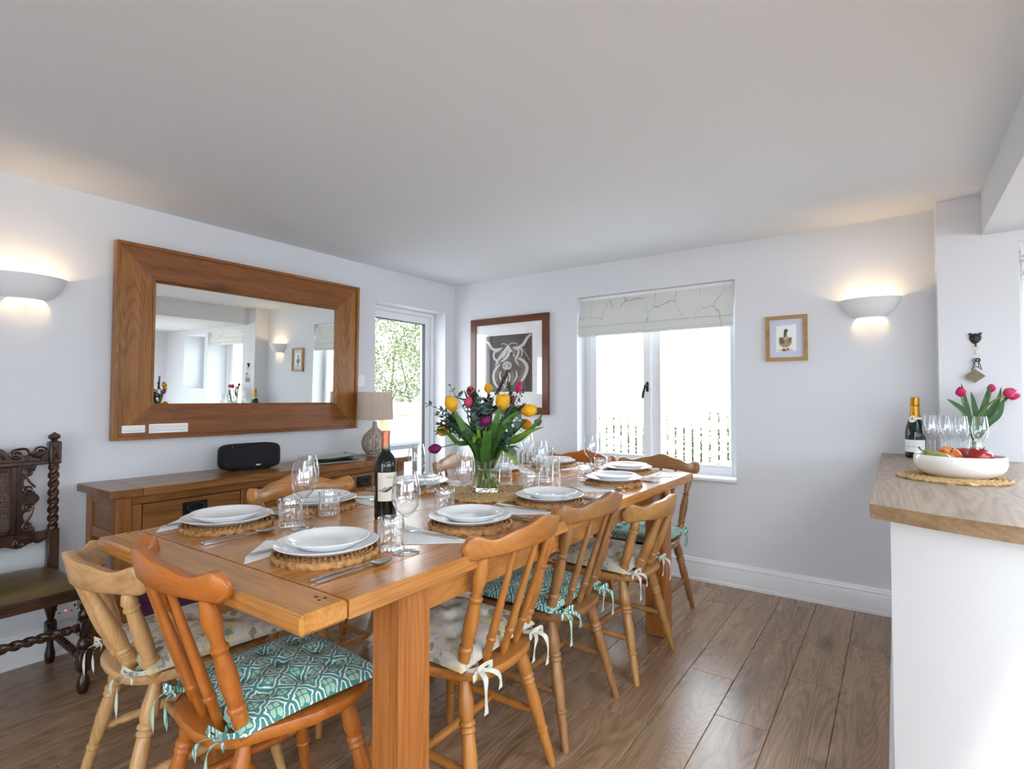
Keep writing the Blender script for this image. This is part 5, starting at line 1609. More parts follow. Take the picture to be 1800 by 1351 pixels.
def cutlery(kind):
    mb = MB()
    HP = [(0, -0.105, 0.0042), (0, -0.103, 0.0042), (0, -0.05, 0.0042), (0, 0.01, 0.0045)]
    HWd = [0.0032, 0.0044, 0.0042, 0.0034]
    HH = [0.0026, 0.0034, 0.0032, 0.0026]
    if kind == 'knife':
        rod(mb, HP + [(0, 0.018, 0.0045), (0, 0.03, 0.0042), (0, 0.08, 0.0040), (0, 0.112, 0.0038), (-0.003, 0.120, 0.0036)], HWd + [0.004, 0.0065, 0.0078, 0.006, 0.001], HH + [0.0018, 0.0009, 0.0007, 0.0006, 0.0005])
    elif kind == 'spoon':
        rod(mb, HP + [(0, 0.03, 0.0068), (0, 0.045, 0.0078), (0, 0.05, 0.0070)], HWd + [0.0024, 0.0028, 0.004], HH + [0.0018, 0.0016, 0.0012])
        def bowl(u, v):
            t = -1 + 2 * v
            w = 0.0195 * math.sqrt(max(0.0, 1 - t * t)) * (1 - 0.18 * t)
            s = 2 * u - 1
            return (w * s, 0.078 + 0.031 * t, 0.0085 + 0.004 * t * t - 0.0066 * (1 - s * s) * math.sqrt(max(0, 1 - t * t)))
        mb.grid(bowl, 11, 15)
        mb.grid(lambda u, v: tuple(Vector(bowl(u, v)) - Vector((0, 0, 0.0009))), 11, 15)
    else:
        rod(mb, HP + [(0, 0.03, 0.0066), (0, 0.045, 0.0074), (0, 0.058, 0.0062), (0, 0.066, 0.0052)], HWd + [0.0026, 0.0040, 0.0100, 0.0112], HH + [0.0018, 0.0014, 0.0010, 0.0009])
        for k in range(4):
            x = -0.0092 + 0.00613 * k
            rod(mb, [(x, 0.062, 0.0052), (x, 0.085, 0.0046), (x * 0.96, 0.104, 0.0066), (x * 0.94, 0.112, 0.0082)], [0.0019, 0.0017, 0.0014, 0.0006], [0.0009, 0.0008, 0.0007, 0.0005])
    return mb.mesh(kind, M['steel'], True, 45)
for k in ('knife', 'spoon', 'fork'):
    ME[k] = cutlery(k)
def napkin_mesh(poly, name):
    mb = MB()
    mb.prism(poly, lambda a, b: (a, b, 0.0002), lambda a, b: (a, b, 0.0012))
    q = [(a * 0.985 + poly[0][0] * 0.015, b * 0.985 + poly[0][1] * 0.015) for (a, b) in poly]
    mb.prism(q, lambda a, b: (a, b, 0.0014), lambda a, b: (a, b, 0.0022))
    return mb.mesh(name, M['paper'], False)
ME['napA'] = napkin_mesh([(-0.098, -0.168), (-0.152, -0.135), (-0.262, -0.012), (-0.215, 0.015), (-0.110, 0.030)], 'napkin')
ME['napB'] = napkin_mesh([(-0.285, 0.010), (-0.162, -0.128), (-0.145, -0.122), (-0.120, 0.165), (-0.165, 0.150)], 'napkin')
placed = {}
def put(kind, me, x, y, z, rz, label, cat, group):
    o = obj(kind, me, None, (x, y, z), (0, 0, rz))
    tag(o, label, cat, group)
    return o
def setting(key, cx, cy, deg, place, nap, skip=()):
    rz = R(deg)
    c, s = math.cos(rz), math.sin(rz)
    W = lambda a, b: (cx + a * c - b * s, cy + a * s + b * c)
    put('placemat', ME['mat'], cx, cy, TZ, rz + rnd.random(), 'round woven seagrass placemat, ' + place, 'placemat', 'woven placemats')
    put('dinner_plate', ME['plate'], cx, cy, TZ + 0.0158, rnd.random(), 'large white dinner plate, ' + place, 'plate', 'dinner plates')
    put('side_plate', ME['side'], *W(rnd.uniform(-.003, .003), rnd.uniform(-.003, .003)), TZ + 0.0158 + 0.0088, rnd.random(), 'smaller white plate stacked on top, ' + place, 'plate', 'stacked side plates')
    if 'napkin' not in skip:
        put('napkin', ME[nap], cx, cy, TZ, rz + rnd.uniform(-.04, .04), 'folded white paper napkin, ' + place, 'napkin', 'paper napkins')
    fx_, fy_ = (-0.138, -0.030) if nap == 'napA' else (-0.172, 0.020)
    if 'fork' not in skip:
        put('fork', ME['fork'], *W(fx_, fy_), TZ + 0.0022, rz + R(-3 if nap == 'napA' else 8), 'steel fork on the napkin, ' + place, 'fork', 'forks')
    if 'knife' not in skip:
        put('knife', ME['knife'], *W(0.156, -0.050), TZ, rz + R(-1), 'steel table knife, ' + place, 'knife', 'knives')
    if 'spoon' not in skip:
        put('spoon', ME['spoon'], *W(0.180, -0.052), TZ, rz + R(-2), 'steel spoon, ' + place, 'spoon', 'spoons')
PL_ = {
 'A': ('left setting at the near table end', 1.462, 0.905, 0, 'napA', ()),
 'B': ('right setting at the near table end', 1.992, 0.893, 0, 'napA', ()),
 'C': ('nearest setting on the right table side', 2.095, 1.362, 90, 'napB', ()),
 'D': ('middle setting on the right table side', 2.105, 1.835, 90, 'napB', ()),
 'E': ('farthest setting on the right table side', 2.110, 2.420, 90, 'napB', ()),
 'F': ('right setting at the far window end', 2.000, 2.840, 180, 'napB', ('knife',)),
 'G': ('left setting at the far window end', 1.510, 2.865, 180, 'napB', ('knife',)),
 'H': ('nearest setting on the sideboard side', 1.432, 1.270, -90, 'napB', ()),
 'I': ('middle setting on the sideboard side', 1.434, 1.795, -90, 'napB', ()),
 'J': ('setting behind the flower vase', 1.436, 2.370, -90, 'napB', ('knife', 'spoon')),
}
for k, (pl, cx, cy, dg, nap, sk_) in PL_.items():
    setting(k, cx, cy, dg, pl, nap, sk_)
TU = {'A': (1.626, 1.022), 'B': (2.098, 1.020), 'C': (1.902, 1.450), 'D': (1.922, 1.985), 'E': (1.940, 2.450), 'F': (1.905, 2.700), 'G': (1.690, 2.560), 'H': (1.586, 1.196), 'I': (1.558, 1.744), 'J': (1.552, 2.300)}
WI = {'A': (1.690, 1.026), 'B': (2.148, 1.028), 'C': (1.915, 1.545), 'D': (1.880, 2.120), 'E': (1.905, 2.585), 'F': (1.905, 2.630), 'G': (1.392, 2.745), 'H': (1.556, 1.130), 'I': (1.537, 1.674)}
for k, (x, y) in TU.items():
    put('tumbler', ME['tumbler'], x, y, TZ, rnd.random(), 'ribbed clear water tumbler, ' + PL_[k][0], 'tumbler', 'ribbed tumblers')
for k, (x, y) in WI.items():
    if k == 'F': continue
    put('wine_glass', ME['wine'], x, y, TZ, rnd.random(), 'empty stemmed wine glass, ' + PL_[k][0], 'wine glass', 'wine glasses')

# tall clear glass beside the far plates
gj = MB().lathe([(0, 0.0), (0.040, 0.0), (0.042, 0.004), (0.043, 0.165), (0.0415, 0.166), (0.0400, 0.165), (0.0388, 0.014), (0, 0.012)], 40).build('glass_jar', M['glass'], loc=(1.795, 2.300, TZ))
tag(gj, 'tall clear glass cylinder standing right of the flower vase', 'glass jar')

# ================================================================== BOTTLES
def on_cyl(c, r, ang0):
    return lambda a, z: (c[0] + r * math.cos(ang0 + a / r), c[1] + r * math.sin(ang0 + a / r), c[2] + z)
def cyl_patch(name, mat, par, c, r, ang0, aw, z0, z1, n=28):
    return MB().grid(lambda u, v: on_cyl(c, r, ang0)(-aw + 2 * aw * u, z0 + (z1 - z0) * v), n, 2).build(name, mat, par)
def cyl_poly(mb, c, r, ang0, pts):
    f = on_cyl(c, r, ang0)
    mb.add([f(a, z) for (a, z) in pts], [tuple(range(len(pts)))])
def cyl_text(mb, text, size, c, r, ang0, a0, z0, shear=0.0):
    vs, fs = font_mesh(text, size, shear)
    f = on_cyl(c, r, ang0)
    mb.add([f(a0 + v.x, z0 + v.y) for v in vs], fs)
wbm = Mat('dark_bottle_glass'); wbm.bsdf((0.004, 0.006, 0.004, 1), 0.03, spec=0.6)
wb_ = empty('wine_bottle', (1.783, 1.280, TZ))
tag(wb_, 'bottle of red wine with copper capsule and cream mountain label', 'wine bottle')
MB().lathe([(0, 0.006), (0.025, 0.004), (0.033, 0.0), (0.0368, 0.004), (0.0374, 0.012), (0.0374, 0.178), (0.0365, 0.190), (0.0325, 0.204), (0.0245, 0.217), (0.0175, 0.226), (0.0148, 0.234), (0.0140, 0.243)], 48).build('bottle_body', wbm.m, wb_)
gnm = Mat('green_neck_glass'); gnm.bsdf((0.10, 0.22, 0.03, 1), 0.05, spec=0.6)
MB().lathe([(0.01475, 0.2335), (0.0141, 0.243), (0.0139, 0.250)], 32).build('neck', gnm.m, wb_)
MB().lathe([(0.0139, 0.2465), (0.0146, 0.2465), (0.0142, 0.287), (0.0152, 0.288), (0.0154, 0.298), (0.0145, 0.2995), (0, 0.2995)], 32).build('capsule', plain('copper_foil', srgb(190, 112, 84), 0.35, 0.6, var=0.03), wb_)
LA = R(-14)
lab = cyl_patch('label', plain('cream_label', srgb(214, 208, 190), 0.7, var=0.01), wb_, (0, 0, 0), 0.0377, LA, 0.0460, 0.064, 0.160)
pr = MB()
cyl_text(pr, 'VOLC', 0.0115, (0, 0, 0), 0.03785, LA, 0.0000, 0.1400)
pr.build('label_lettering', plain('dark_ink', (0.06, 0.06, 0.06, 1), 0.7), lab)
pr = MB()
cyl_text(pr, 'A', 0.0115, (0, 0, 0), 0.03785, LA, 0.0200, 0.1400)
for (a0, a1, z) in ((0.004, 0.026, 0.1290), (0.010, 0.032, 0.0955)):
    cyl_poly(pr, (0, 0, 0), 0.03785, LA, [(a0, z), (a1, z), (a1, z + 0.0016), (a0, z + 0.0016)])
pr.build('red_print', plain('red_ink', srgb(176, 60, 44), 0.7), lab)
def cyl_band(mb, c, r, ang0, top, bot, n=40):
    f = on_cyl(c, r, ang0)
    def at(pl, a):
        for (p, q) in zip(pl[:-1], pl[1:]):
            if p[0] <= a <= q[0]:
                return p[1] + (q[1] - p[1]) * (a - p[0]) / (q[0] - p[0])
        return pl[-1][1]
    a0, a1 = top[0][0], top[-1][0]
    A = [a0 + (a1 - a0) * i / n for i in range(n + 1)]
    mb.add([f(a, at(bot, a)) for a in A] + [f(a, at(top, a)) for a in A], [(i, i + 1, n + 2 + i, n + 1 + i) for i in range(n)])
pr = MB()
cyl_band(pr, (0, 0, 0), 0.03785, LA, [(-0.045, 0.1015), (-0.030, 0.1040), (-0.020, 0.1125), (-0.012, 0.1095), (-0.004, 0.1145), (0.004, 0.1090), (0.012, 0.1100)], [(-0.045, 0.0985), (-0.030, 0.0985), (-0.012, 0.1000), (0.002, 0.1050), (0.012, 0.1095)])
pr.build('hill_print', plain('taupe_ink', srgb(158, 144, 138), 0.7), lab)
pr = MB()
cyl_band(pr, (0, 0, 0), 0.03792, LA, [(-0.038, 0.0975), (-0.022, 0.0985), (-0.006, 0.1065), (0.010, 0.1175), (0.018, 0.1150), (0.030, 0.1215), (0.040, 0.1180)], [(-0.038, 0.0970), (-0.028, 0.0955), (-0.014, 0.0945), (0.000, 0.1025), (0.012, 0.1115), (0.022, 0.1115), (0.040, 0.1170)])
for z in (0.084, 0.080, 0.076):
    cyl_poly(pr, (0, 0, 0), 0.03792, LA, [(0.0, z), (0.026, z), (0.026, z + 0.0006), (0.0, z + 0.0006)])
pr.build('mountain_print', plain('charcoal_ink', srgb(58, 54, 58), 0.7), lab)

cgm = Mat('green_bottle_glass'); cgm.bsdf((0.006, 0.022, 0.008, 1), 0.04, spec=0.6)
CZ = 0.8938
cb = empty('champagne_bottle', (3.303, 3.465, CZ))
tag(cb, 'green sparkling wine bottle with gold foil neck on the worktop', 'bottle')
MB().lathe([(0, 0.008), (0.03, 0.004), (0.039, 0.0), (0.0435, 0.006), (0.0440, 0.014), (0.0440, 0.105), (0.0432, 0.130), (0.0395, 0.155), (0.032, 0.180), (0.0245, 0.205), (0.0205, 0.222)], 48).build('bottle_body', cgm.m, cb)
MB().lathe([(0.0246, 0.2055), (0.0208, 0.222), (0.0190, 0.245), (0.0180, 0.262), (0.0200, 0.264), (0.0205, 0.276), (0.0190, 0.279), (0.0195, 0.300), (0.0170, 0.3085), (0, 0.310)], 40, mod=lambda a, r, z: 1 + 0.012 * math.sin(a * 11 + z * 300)).build('gold_foil', plain('gold_foil', srgb(190, 140, 50), 0.3, 0.9, var=0.1, scale=60, bump=0.3), cb)
CA = R(-100)
cl = cyl_patch('label', M['paper'], cb, (0, 0, 0), 0.0444, CA, 0.055, 0.030, 0.092)
pr = MB()
# flourish of a handwritten name
sq = [(-0.032, 0.054), (-0.030, 0.061), (-0.026, 0.056), (-0.023, 0.060), (-0.019, 0.055), (-0.015, 0.060), (-0.011, 0.056), (-0.006, 0.056), (0.000, 0.068), (-0.003, 0.058), (0.004, 0.055), (0.008, 0.061), (0.012, 0.055), (0.016, 0.062), (0.020, 0.056), (0.024, 0.061), (0.028, 0.051), (0.023, 0.048)]
P = smooth_path([(a, 0, b) for a, b in sq], 5)
f_ = on_cyl((0, 0, 0), 0.0446, CA)
pr.tube([f_(p.x, p.z) for p in P], 0.0006, 5)
for (a0, a1, z) in ((-0.02, 0.012, 0.074), (-0.016, 0.014, 0.043)):
    cyl_poly(pr, (0, 0, 0), 0.0446, CA, [(a0, z), (a1, z), (a1, z + 0.0008), (a0, z + 0.0008)])
pr.build('script_lettering', M['ink'], cl)
CB = R(-116)
nk = empty('neck_label', (0, 0, 0)); nk.parent = cb
seal = MB()
n_ = 40
pts = [(0.0165 * (1 + 0.05 * math.cos(14 * t)) * math.cos(t), 0.198 + 0.0180 * (1 + 0.05 * math.cos(14 * t)) * math.sin(t)) for t in [2 * PI * i / n_ for i in range(n_)]]
seal.add([(math.cos(CB + a / 0.028) * (0.0385 - (z - 0.165) * 0.30), math.sin(CB + a / 0.028) * (0.0385 - (z - 0.165) * 0.30), z) for (a, z) in pts], [tuple(range(n_))])
seal.lathe([(0.0275, 0.193), (0.0270, 0.206)], 40)
seal.build('neck_seal', M['paper'], nk)
gm_ = MB()
pts = [(0.0075 * math.cos(t), 0.199 + 0.0062 * math.sin(t)) for t in [2 * PI * i / 14 for i in range(14)]]
gm_.add([(math.cos(CB + a / 0.028) * (0.0392 - (z - 0.165) * 0.30), math.sin(CB + a / 0.028) * (0.0392 - (z - 0.165) * 0.30), z) for (a, z) in pts], [tuple(range(14))])
gm_.build('gold_crest', plain('gold_print', srgb(214, 160, 90), 0.5), nk)

# ---- champagne glasses on the worktop
FL = [(3.356, 3.285, 'leftmost of the row beside the bottle'), (3.378, 3.375, 'second from the bottle, in the back row'), (3.412, 3.275, 'third from the bottle, in the front row'), (3.440, 3.385, 'fourth from the bottle, in the back row'), (3.468, 3.262, 'front one left of the tulip stems'), (3.488, 3.345, 'back one touching the tulip leaves'), (3.529, 3.190, 'standing alone in front of the tulip vase')]
for (x, y, t) in FL:
    put('champagne_glass', ME['flute'], x, y, CZ, 0, 'clear stemmed glass on the worktop, ' + t, 'glass', 'stemmed glasses on the worktop')

# ---- fruit bowl on its mat
put('table_mat', ME['cmat'], 3.392, 2.620, CZ, 0.4, 'round woven mat under the white fruit bowl', 'mat', 'woven round mats')
fbw = MB().lathe([(0, 0.004), (0.092, 0.003), (0.098, 0.0), (0.105, 0.003), (0.122, 0.013), (0.135, 0.030), (0.1400, 0.048), (0.1390, 0.066), (0.1365, 0.0765), (0.1340, 0.0785), (0.1320, 0.0765), (0.1345, 0.062), (0.1350, 0.048), (0.130, 0.032), (0.118, 0.018), (0.10, 0.011), (0, 0.010)], 72).build('fruit_bowl', M['bowl'], loc=(3.415, 2.660, CZ + 0.0105))
tag(fbw, 'shallow cream glazed fruit bowl on the worktop', 'bowl')
def fruit_mat(nm, c0, c1, c2, sc):
    m = Mat(nm)
    v = m.coord()
    m.bsdf(m.ramp(m.noise(v, sc, 4, 0.6), [(0.35, c0), (0.52, c1), (0.68, c2)]), 0.22, 0, 0.5, coat=0.3)
    return m.m
def fruit(name, me, loc, rot, label, cat, stem=True):
    o = obj(name, me, None, loc, rot)
    tag(o, label, cat)
    return o
apm = MB().lathe([(0.003, 0.030), (0.010, 0.036), (0.022, 0.039), (0.034, 0.032), (0.0405, 0.016), (0.040, -0.002), (0.034, -0.020), (0.022, -0.033), (0.011, -0.037), (0.003, -0.033)], 40, mod=lambda a, r, z: 1 + 0.02 * math.cos(5 * a))
fz = CZ + 0.0105 + 0.022
a1 = fruit('apple', apm.mesh('apple', fruit_mat('red_apple_skin', srgb(104, 12, 14), srgb(150, 28, 24), srgb(176, 60, 40), 16), True, 60), (3.470, 2.655, fz + 0.044), (0.2, 0.3, 0), 'deep red apple at the right of the fruit bowl', 'fruit')
MB().tube([(0, 0, 0.031), (0.004, 0.002, 0.050)], 0.0016, 6).build('stem', M['antique'], a1)
a2 = fruit('apple', apm.mesh('apple', fruit_mat('blush_apple_skin', srgb(168, 44, 30), srgb(206, 128, 60), srgb(216, 176, 84), 14), True, 60), (3.385, 2.690, fz + 0.038), (0.5, -0.3, 1), 'yellow and red blushed apple in the middle of the fruit bowl', 'fruit')
MB().tube([(0, 0, 0.031), (0.004, 0.002, 0.048)], 0.0016, 6).build('stem', M['antique'], a2)
a3 = fruit('pear', MB().lathe([(0.003, 0.062), (0.010, 0.062), (0.017, 0.052), (0.022, 0.034), (0.031, 0.014), (0.036, -0.004), (0.034, -0.020), (0.022, -0.033), (0.008, -0.036), (0.002, -0.034)], 32).mesh('pear', fruit_mat('green_pear_skin', srgb(96, 110, 40), srgb(140, 146, 62), srgb(120, 120, 60), 14), True, 60), (3.355, 2.610, fz + 0.034), (R(-20), R(-58), 0), 'green pear lying at the left of the fruit bowl', 'fruit')
MB().tube([(0, 0, 0.060), (0.002, 0.002, 0.072), (0.008, 0.003, 0.084)], [0.002, 0.002, 0.0035], 6).build('stem', M['antique'], a3)
a4 = fruit('apple', apm.mesh('apple', fruit_mat('pink_apple_skin', srgb(140, 30, 30), srgb(170, 60, 50), srgb(190, 110, 80), 14), True, 60), (3.435, 2.735, fz + 0.036), (0.1, 0.2, 2), 'pinkish apple at the back of the fruit bowl', 'fruit')

# ================================================================== FLOWERS
def leaf_mat(nm, c0, c1, rough=0.4):
    m = Mat(nm)
    v = m.coord(scale=(1, 1, 1))
    c = m.mix(m.noise(v, 35, 3), c0, c1)
    p = m.bsdf(c, rough, 0, 0.4)
    t = m.n('ShaderNodeBsdfTranslucent'); m.l(m.mix(0.4, c, (0.25, 0.45, 0.05, 1)), t.inputs[0])
    x = m.n('ShaderNodeMixShader'); x.inputs[0].default_value = 0.22
    m.l(p.outputs[0], x.inputs[1]); m.l(t.outputs[0], x.inputs[2]); m.l(x.outputs[0], m.out.inputs[0])
    return m.m
def petal_mat(nm, c0, c1, tr=0.3):
    m = Mat(nm)
    v = m.coord()
    c = m.mix(m.noise(v, 60, 3), c0, c1)
    p = m.bsdf(c, 0.45, 0, 0.3)
    t = m.n('ShaderNodeBsdfTranslucent'); m.l(c, t.inputs[0])
    x = m.n('ShaderNodeMixShader'); x.inputs[0].default_value = tr
    m.l(p.outputs[0], x.inputs[1]); m.l(t.outputs[0], x.inputs[2]); m.l(x.outputs[0], m.out.inputs[0])
    return m.m
M['leaf_mid'] = leaf_mat('tulip_leaf_mid', srgb(58, 98, 40), srgb(92, 138, 60))
M['leaf_dark'] = leaf_mat('tulip_leaf_dark', srgb(36, 70, 40), srgb(60, 100, 52))
M['leaf_lime'] = leaf_mat('tulip_leaf_lime', srgb(112, 150, 40), srgb(150, 178, 62))
M['euc'] = leaf_mat('eucalyptus_leaf', srgb(60, 86, 80), srgb(104, 128, 120), 0.55)
M['euc_b'] = leaf_mat('blue_eucalyptus_leaf', srgb(86, 108, 116), srgb(136, 156, 162), 0.55)
M['sprig'] = leaf_mat('dark_sprig_leaf', srgb(30, 52, 34), srgb(54, 80, 46), 0.5)
M['stem'] = leaf_mat('green_stem', srgb(96, 130, 56), srgb(130, 158, 78))
M['filler'] = petal_mat('dusky_filler_flower', srgb(62, 50, 58), srgb(104, 84, 96), 0.1)
M['yellow'] = petal_mat('yellow_petal', srgb(240, 176, 24), srgb(255, 212, 62))
M['orange_p'] = petal_mat('amber_petal', srgb(214, 132, 14), srgb(240, 170, 30))
M['pink'] = petal_mat('pink_petal', srgb(208, 44, 104), srgb(236, 106, 146))
M['deep_pink'] = petal_mat('deep_pink_petal', srgb(190, 34, 92), srgb(226, 70, 128))
M['purple'] = petal_mat('purple_petal', srgb(112, 20, 80), srgb(150, 40, 106))
M['violet'] = petal_mat('violet_petal', srgb(96, 40, 110), srgb(140, 84, 150))
def basis_from(d):
    d = Vector(d).normalized()
    u = d.orthogonal().normalized()
    return d, u, d.cross(u)
def bloom_mesh(L, Wd, openness):
    """tulip head along +Z from its base"""
    mb = MB()
    for k in range(6):
        a0 = 2 * PI * k / 6 + (0 if k < 3 else 0)
        ring = 0.0 if k % 2 == 0 else -0.0016
        def petal(u, v):
            s = 2 * u - 1
            t = v
            rad = (Wd * (math.sin(min(1, t / 0.55) * PI / 2) ** 0.8)) * (1 - (0.62 - openness * 1.1) * max(0, (t - 0.45) / 0.55) ** 1.9) + ring
            hw = 0.72 * math.sin(PI * min(1, 0.14 + 0.62 * t)) ** 0.6
            if t > 0.80: hw *= math.sqrt(max(0.0, 1 - ((t - 0.80) / 0.20) ** 2)) * 0.97 + 0.03
            a = a0 + s * hw
            r = rad * (1 + 0.05 * s * s)
            return (r * math.cos(a), r * math.sin(a), L * t * (1 - 0.03 * s * s) + (0.02 * L if k % 2 else 0))
        mb.grid(petal, 7, 11)
    return mb
BL = {}
def blade(mb, pts, width, up=(0, 0, 1), fold=0.25, twist=0.0, tip=0.06):
    P = smooth_path(pts, 6)
    n = len(P)
    up = Vector(up)
    vs = []
    for i, p in enumerate(P):
        t = (P[min(i + 1, n - 1)] - P[max(i - 1, 0)]).normalized()
        sd = t.cross(up)
        if sd.length < 1e-4: sd = t.orthogonal()
        sd.normalize()
        nn = sd.cross(t).normalized()
        q = i / (n - 1)
        a = twist * q
        sd, nn = sd * math.cos(a) + nn * math.sin(a), nn * math.cos(a) - sd * math.sin(a)
        w = width * (math.sin(PI * (0.10 + 0.90 * q ** 0.9)) ** 0.75 if q < 1 else 0.0)
        w = max(w, 0.0004)
        for s in (-1, -0.5, 0, 0.5, 1):
            vs.append(p + sd * (w * s) + nn * (fold * w * abs(s) ** 1.5))
    fs = [(i * 5 + j, i * 5 + j + 1, (i + 1) * 5 + j + 1, (i + 1) * 5 + j) for i in range(n - 1) for j in range(4)]
    mb.add(vs, fs)
    return mb
def tulip(label, base, mouth, head, d, mat, L=0.052, Wd=0.021, op=0.0, leaves=(), group=None, name='tulip'):
    """base: stem end in the vase; mouth: where it leaves the vase; head: base of the bloom; d: bloom direction"""
    base, mouth, head, d = Vector(base), Vector(mouth), Vector(head), Vector(d).normalized()
    root = empty(name, tuple(base))
    rel = lambda p: tuple(Vector(p) - base)
    L0 = (head - mouth).length
    P = bez(mouth, mouth + (mouth - base).normalized() * L0 * 0.35, head - d * L0 * 0.35, head, 10)
    MB().tube([rel(base)] + [rel(p) for p in P], 0.0026, 7).build('stem', M['stem'], root)
    L, Wd = L * 1.20, Wd * 1.08
    b = bloom_mesh(L, Wd, op).mesh('bloom', mat, True, 80)
    o = obj('bloom', b, root, rel(head))
    o.rotation_euler = d.to_track_quat('Z', 'Y').to_euler()
    for (pts, w, mt, kw) in leaves:
        lb = blade(MB(), [rel(p) for p in pts], w, **kw).build('leaf', M[mt], root)
    tag(root, label, 'flower', group)
    return root

# ---- the big vase on its mat
VX, VY = 1.775, 1.855
put('table_mat', ME['runner'], 1.790, 1.850, TZ, 0.2, 'large round woven mat under the flower vase', 'mat', 'woven round mats')
VZ = TZ + 0.0128
vs_ = empty('flower_vase', (VX, VY, VZ))
tag(vs_, 'clear faceted glass vase of tulips in the table centre', 'vase')
MB().lathe([(0.056, 0.018), (0.0585, 0.024), (0.060, 0.06), (0.0605, 0.12), (0.0615, 0.186)], 48).build('vase_wall', M['glass'], vs_)
MB().lathe([(0, 0.0), (0.055, 0.0), (0.058, 0.004), (0.0565, 0.018), (0.050, 0.021), (0, 0.019)], 8).build('vase_foot', M['cutglass'], vs_, angle=20)
MB().tube([(0.0616 * math.cos(t), 0.0616 * math.sin(t), 0.186) for t in [2 * PI * i / 40 for i in range(40)]], 0.0011, 6, closed=True).build('rim', M['glass'], vs_)
wat = thin_glass('vase_water', (0.86, 0.92, 0.84, 1), (0.6, 0.7, 0.6, 1), gain=0.6)
MB().lathe([(0.0, 0.0215), (0.0545, 0.0225), (0.0585, 0.06), (0.0588, 0.108), (0.0, 0.108)], 40).build('water', wat, vs_)
tie = MB().tube([(0.026 * math.cos(t), 0.026 * math.sin(t), 0.142 + 0.003 * math.sin(t)) for t in [2 * PI * i / 30 for i in range(30)]], 0.0016, 6, closed=True)
twn = tie.build('twine', plain('tan_twine', srgb(150, 118, 74), 0.8), loc=(VX, VY, VZ))
tag(twn, 'tan twine tied round the flower stems inside the vase', 'twine')

RT = Vector((0.8167, 0.5770, 0.0))      # along the picture plane, to the right
FW_ = Vector((-0.5770, 0.8167, 0.0))    # away from the viewer
def bq(u, v, dd=0.0):
    k = 0.00247 * (1 + dd / 2.355)
    p = Vector((VX, VY, 0)) + RT * ((u - 843) * k) + FW_ * dd
    return Vector((p.x, p.y, 1.196 - (v - 700) * k))
def inv(dx, dd, z): 
    p = Vector((VX, VY, 0)) + RT * dx + FW_ * dd
    return Vector((p.x, p.y, VZ + z))
def dirv(r, f, u):
    return RT * r + FW_ * f + Vector((0, 0, u))
UPV = lambda r, f, u: tuple(dirv(r, f, u))
fl_i = [0]
def bouquet_tulip(label, u, v, dd, d, mat, L, Wd, op, leaves=()):
    i = fl_i[0]; fl_i[0] += 1
    a = i * 2.4
    off = Vector((u - 843, 0, 0)).x / 100.0
    base = inv(-0.030 * max(-1, min(1, off)) + 0.008 * math.cos(a), -0.020 * math.sin(a), 0.024)
    mouth = inv(0.016 * max(-1, min(1, off)) + 0.008 * math.cos(a), 0.014 * math.sin(a), 0.145)
    head = bq(u, v, dd)
    return tulip(label, base, mouth, head, dirv(*d), mat, L, Wd, op, leaves, 'tulips in the table vase')
LV = lambda *p: [bq(*q) for q in p]
mo = lambda x, dd=-0.01: inv(x, dd, 0.10)
bouquet_tulip('yellow tulip at the upper left of the table bouquet', 788, 724, -0.10, (-0.30, -0.25, 1), M['yellow'], 0.062, 0.026, -0.02,
    [([mo(-0.01), bq(836, 785, -0.06), bq(812, 755, -0.09), bq(782, 726, -0.10)], 0.021, 'leaf_dark', dict(up=UPV(0, -1, 0.3)))])
bouquet_tulip('open yellow tulip at the upper middle of the table bouquet', 873, 722, -0.11, (0.05, -0.2, 1), M['yellow'], 0.060, 0.027, 0.42,
    [([mo(0.01), bq(852, 785, -0.07), bq(858, 752, -0.10), bq(868, 716, -0.10)], 0.019, 'leaf_mid', dict(up=UPV(0.2, -1, 0.2)))])
bouquet_tulip('yellow tulip pointing right at the upper right of the table bouquet', 903, 724, -0.06, (1, -0.15, 0.20), M['yellow'], 0.062, 0.025, 0.06,
    [([mo(0.015), bq(858, 778, -0.07), bq(878, 748, -0.08), bq(903, 722, -0.07)], 0.017, 'leaf_mid', dict(up=UPV(-0.2, -1, 0.6)))])
bouquet_tulip('yellow tulip low at the left of the table bouquet', 778, 758, -0.02, (-1, 0.1, 0.15), M['yellow'], 0.044, 0.022, 0.25,
    [([mo(-0.015), bq(820, 782, -0.06), bq(795, 779, -0.09), bq(778, 763, -0.09), bq(758, 758, -0.09)], 0.014, 'leaf_mid', dict(up=UPV(0.3, -0.7, 0.8)))])
bouquet_tulip('amber yellow tulip low at the right behind the leaves of the table bouquet', 900, 742, 0.02, (0.7, 0.2, -0.2), M['orange_p'], 0.048, 0.022, 0.2)
bouquet_tulip('yellow tulip half hidden at the very top of the table bouquet', 846, 692, 0.06, (-0.1, 0.2, 1), M['yellow'], 0.042, 0.018, 0.0)
bouquet_tulip('pink tulip highest at the left of the table bouquet', 815, 698, -0.02, (0.05, -0.1, 1), M['pink'], 0.042, 0.017, -0.05)
bouquet_tulip('pink tulip just below the highest one of the table bouquet', 812, 718, -0.09, (0.15, -0.2, 1), M['pink'], 0.044, 0.0175, -0.05,
    [([mo(-0.005), bq(832, 780, -0.05), bq(822, 748, -0.08), bq(819, 708, -0.09)], 0.015, 'leaf_dark', dict(up=UPV(-0.2, -1, 0.2)))])
bouquet_tulip('slender deep pink tulip at the top right of the table bouquet', 896, 692, 0.02, (0.30, 0, 1), M['deep_pink'], 0.050, 0.013, -0.12)
bouquet_tulip('pink tulip bud behind the open yellow tulip of the table bouquet', 884, 712, 0.03, (0.3, 0.1, 0.9), M['pink'], 0.040, 0.015, -0.1)
